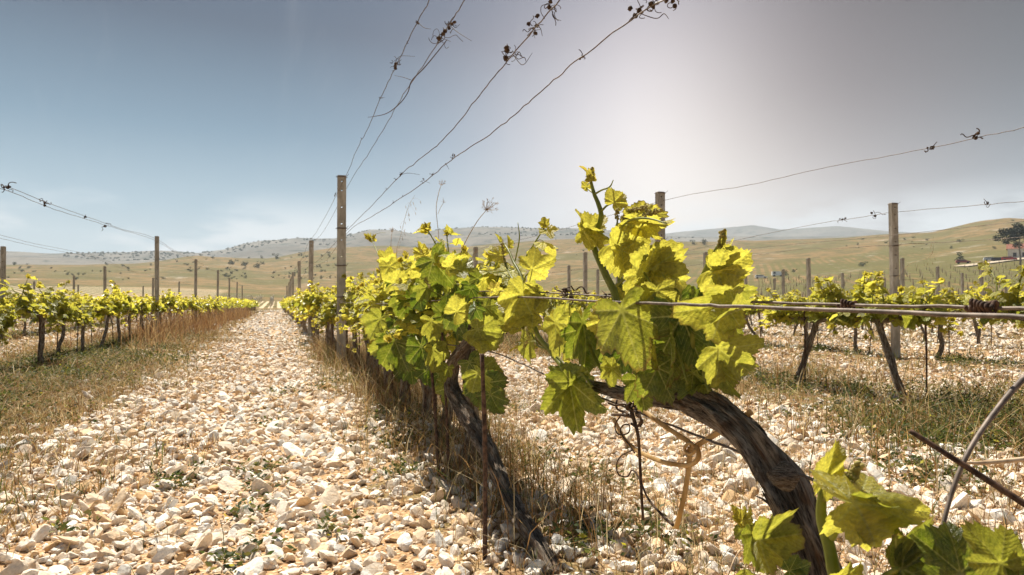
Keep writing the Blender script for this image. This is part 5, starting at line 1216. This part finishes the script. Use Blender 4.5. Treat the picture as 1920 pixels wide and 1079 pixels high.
# far vineyard stakes
def far_stakes():
    g = np.random.default_rng(2); m = MB()
    def stick(x, y, h, w_, c):
        z = hz(x, y); box(m, (x - w_, y - w_, z - .1), (x + w_, y + w_, z + h), c)
    pale = np.array([.62, .55, .44]); br = np.array([.22, .16, .10])
    for x in np.arange(-10, 14, 2.3):
        for y in np.arange(96, 168, 6.0): stick(x + g.normal() * .05, y + g.normal() * .2, g.uniform(1.2, 1.7), .045, pale * g.uniform(.7, 1.1))
    ca, sa = math.cos(R(-30)), math.sin(R(-30))
    for u in np.arange(-160, 260, 5.0):
        for v in np.arange(60, 330, 5.0):
            x = 120 + u * ca - v * sa * .2; y = v + u * sa * .2
            d = x * F[0] + y * F[1]; px = CX + FPX * (x * RT[0] + y * RT[1]) / max(d, 1)
            if 1420 < px < 2100 and math.hypot(x, y) < 270 and math.hypot(x, y) > 80: stick(x + g.normal() * .2, y + g.normal() * .3, g.uniform(1.2, 1.8), .05, br * g.uniform(.7, 1.2))
    tag(m.build('distant_stakes', mat_tint('stake_wood', .9)), 'rows of stakes in the vineyards across the valley', 'stakes', kind='stuff')
far_stakes()
# farm track
p0 = at(1812, 0, 496); p1 = at(1868, 0, 495)
def track():
    m = MB(); pts = [at(px, r_) for px, r_ in [(1800, 272), (1830, 276), (1862, 281), (1890, 287), (1935, 295), (2000, 300)]]
    c, _ = smooth_path(pts, 40); V = []
    for i in range(40):
        t = c[min(i + 1, 39)] - c[max(i - 1, 0)]; t /= np.linalg.norm(t); s = np.array([-t[1], t[0], 0]) * 3.2
        for k_ in (-1, -.3, .3, 1): q = c[i] + s * k_; V.append((q[0], q[1], hz(q[0], q[1]) + .35))
    idx = np.arange(160).reshape(40, 4); q = np.stack([idx[:-1, :-1], idx[1:, :-1], idx[1:, 1:], idx[:-1, 1:]], -1).reshape(-1, 4)
    m.add(V, quads=q); tag(m.build('dirt_road', mat_simple('pale_track', (.34, .28, .20), (.46, .39, .30), .4, .95)), kind='structure')
track()
def car(p, rz, col, label, van=False, L_=4.4):
    root = empty('parked_car', tuple(p), rz); W_ = .88; H = 2.0 if van else 1.42
    prof = [(-L_ / 2, .35), (-L_ / 2, 1.0), (-L_ / 2 + .15, H - .08), (-L_ / 2 + .5, H), (L_ * .12, H), (L_ * .27, .98), (L_ * .47, .82), (L_ / 2, .6), (L_ / 2, .35)] if not van else \
           [(-L_ / 2, .35), (-L_ / 2, 1.2), (-L_ / 2 + .08, H - .05), (-L_ / 2 + .3, H), (L_ * .22, H), (L_ * .36, 1.15), (L_ * .48, .95), (L_ / 2, .6), (L_ / 2, .35)]
    m = MB(); n = len(prof); V = []
    for sg in (-1, 1):
        for (x, z) in prof: V.append((x, sg * (W_ if z < 1.05 else W_ - .14), z))
    q = [(i, (i + 1) % n, n + (i + 1) % n, n + i) for i in range(n)]
    cc = len(V); V += [(0, -W_ + .02, .7), (0, W_ - .02, .7)]; t = [(cc, i, (i + 1) % n)[::-1] for i in range(n)] + [(cc + 1, n + i, n + (i + 1) % n) for i in range(n)]
    m.add(V, quads=q, tris=t, col=col); m.build('body', M_PAINT, root, smooth=False)
    m = MB(); dk = (.02, .022, .025)
    for sg in (-1, 1): box(m, (-L_ / 2 + .45, sg * (W_ - .09) - .03, 1.02), (L_ * .14 if not van else -L_ * .2, sg * (W_ - .09) + .03, H - .14), dk)
    box(m, (L_ * .16, -W_ + .2, 1.0), (L_ * .24, W_ - .2, H - .2), dk); m.build('window', M_PAINT, root, smooth=False)
    for sx in (-.31, .31):
        for sg in (-1, 1):
            m = MB(); tube(m, [(sx * L_, sg * W_ - .1, .33), (sx * L_, sg * W_ + .1, .33)], [.33, .33], 2, 14, col=(.02, .02, .02)); m.build('wheel', M_PAINT, root)
    tag(root, label, 'van' if van else 'car', 'vehicles parked on the far slope')
    if van: root.name = 'parked_van'
for px, py, rz, col, lab, van in [(1458, 519, .2, (.8, .8, .8), 'white van parked beside the dark round bush', True), (1427, 523, .1, (.75, .75, .76), 'white car half hidden left of the white van', False), (1806, 495, .1, (.30, .04, .03), 'dark red car parked alone left of the track', False), (1858, 491, .1, (.65, .66, .7), 'silver car at the left end of the parked line', False),
                                  (1873, 491, .1, (.04, .03, .035), 'black car in the middle of the parked line', False), (1892, 490, .1, (.38, .04, .03), 'bright red car parked before the white house', False)]:
    p = at(px, 0, py)
    if p is None: p = at(px, 285)
    car(p, R(-YAW - math.degrees(math.atan((px - CX) / FPX))) + rz, col, lab, van)
def house():
    p = at(1938, 300); p[2] -= 1.2; root = empty('farmhouse', tuple(p), R(-56)); m = MB(); w_, d_, h_ = 7, 4, 4.2
    white = (.62, .58, .52); box(m, (-w_, -d_, -1), (w_, d_, h_), white); m.build('wall', mat_simple('limewash', (.58, .54, .48), (.68, .64, .58), 1.5, .9), root, smooth=False)
    m = MB(); V = [(-w_ - .4, -d_ - .4, h_), (w_ + .4, -d_ - .4, h_), (w_ + .4, d_ + .4, h_), (-w_ - .4, d_ + .4, h_), (-w_ - .4, 0, h_ + 2), (w_ + .4, 0, h_ + 2)]
    m.add(V, quads=[(0, 1, 5, 4), (2, 3, 4, 5), (0, 3, 2, 1)], tris=[(0, 4, 3), (1, 2, 5)]); m.build('roof', mat_simple('clay_tiles', (.16, .06, .04), (.25, .10, .06), 2.0, .9), root, smooth=False)
    for x in (-5, -2.4, 2.2, 5):
        m = MB(); box(m, (x - .5, -d_ - .05, 1.4), (x + .5, -d_ + .05, 2.8), (.05, .05, .05)); m.build('window', M_PAINT, root, smooth=False)
    m = MB(); box(m, (-.6, -d_ - .05, 0), (.5, -d_ + .05, 2.3), (.12, .05, .03)); m.build('door', M_PAINT, root, smooth=False)
    tag(root, 'small white farmhouse with red roof under the dark tree', 'house')
house()
def tree():
    p = at(1914, 262); g = np.random.default_rng(3); root = empty('pine_tree', tuple(p)); m = MB(); tube(m, [(0, 0, -.5), (.2, 0, 3), (0, .2, 6.5), (.2, 0, 9)], [.32, .26, .2, .1], 16, 8)
    for i in range(9):
        a = g.uniform(0, 6.28); z0 = g.uniform(5, 8.5); tube(m, [(0, 0, z0), (math.cos(a) * 2, math.sin(a) * 2, z0 + 1), (math.cos(a) * 4.2, math.sin(a) * 4.2, z0 + 1.6)], [.12, .08, .04], 8, 5)
    m.build('trunk', M_BARK, root); m = MB()
    cl = [(g.normal(size=3) * [2.6, 2.6, 1.4] + [1.5, 0, 10]) for _ in range(26)]
    for i in range(6500):
        c = cl[i % 26]; a = g.normal(size=3); a /= np.linalg.norm(a); q = c + a * g.uniform(.5, 1.5) * [1, 1, .75]; d = g.normal(size=3); d /= np.linalg.norm(d); e = np.cross(d, g.normal(size=3)); e /= np.linalg.norm(e); s = g.uniform(.15, .3)
        m.add([q - d * s, q + e * s * .6, q + d * s, q - e * s * .6], quads=[(0, 1, 2, 3)], col=np.array([.02, .026, .012]) * g.uniform(.6, 1.4))
    m.build('crown', M_BUSH, root); tag(root, 'tall dark tree rising beside the white house at the right edge', 'tree')
tree()

# ------------------------------------------------------------------ haze
m, t = newmat('haze_air'); pv = N(t, 'ShaderNodeVolumePrincipled'); pv.inputs['Color'].default_value = (.78, .89, 1.0, 1); pv.inputs['Density'].default_value = .00023; pv.inputs['Anisotropy'].default_value = .0
o_ = t.nodes.new('ShaderNodeOutputMaterial'); L(t, pv.outputs[0], o_.inputs['Volume'])
mb = MB(); box(mb, (-4300, -4300, -90), (4300, 4300, 400)); hb = mb.build('haze', m, smooth=False); tag(hb, kind='stuff')
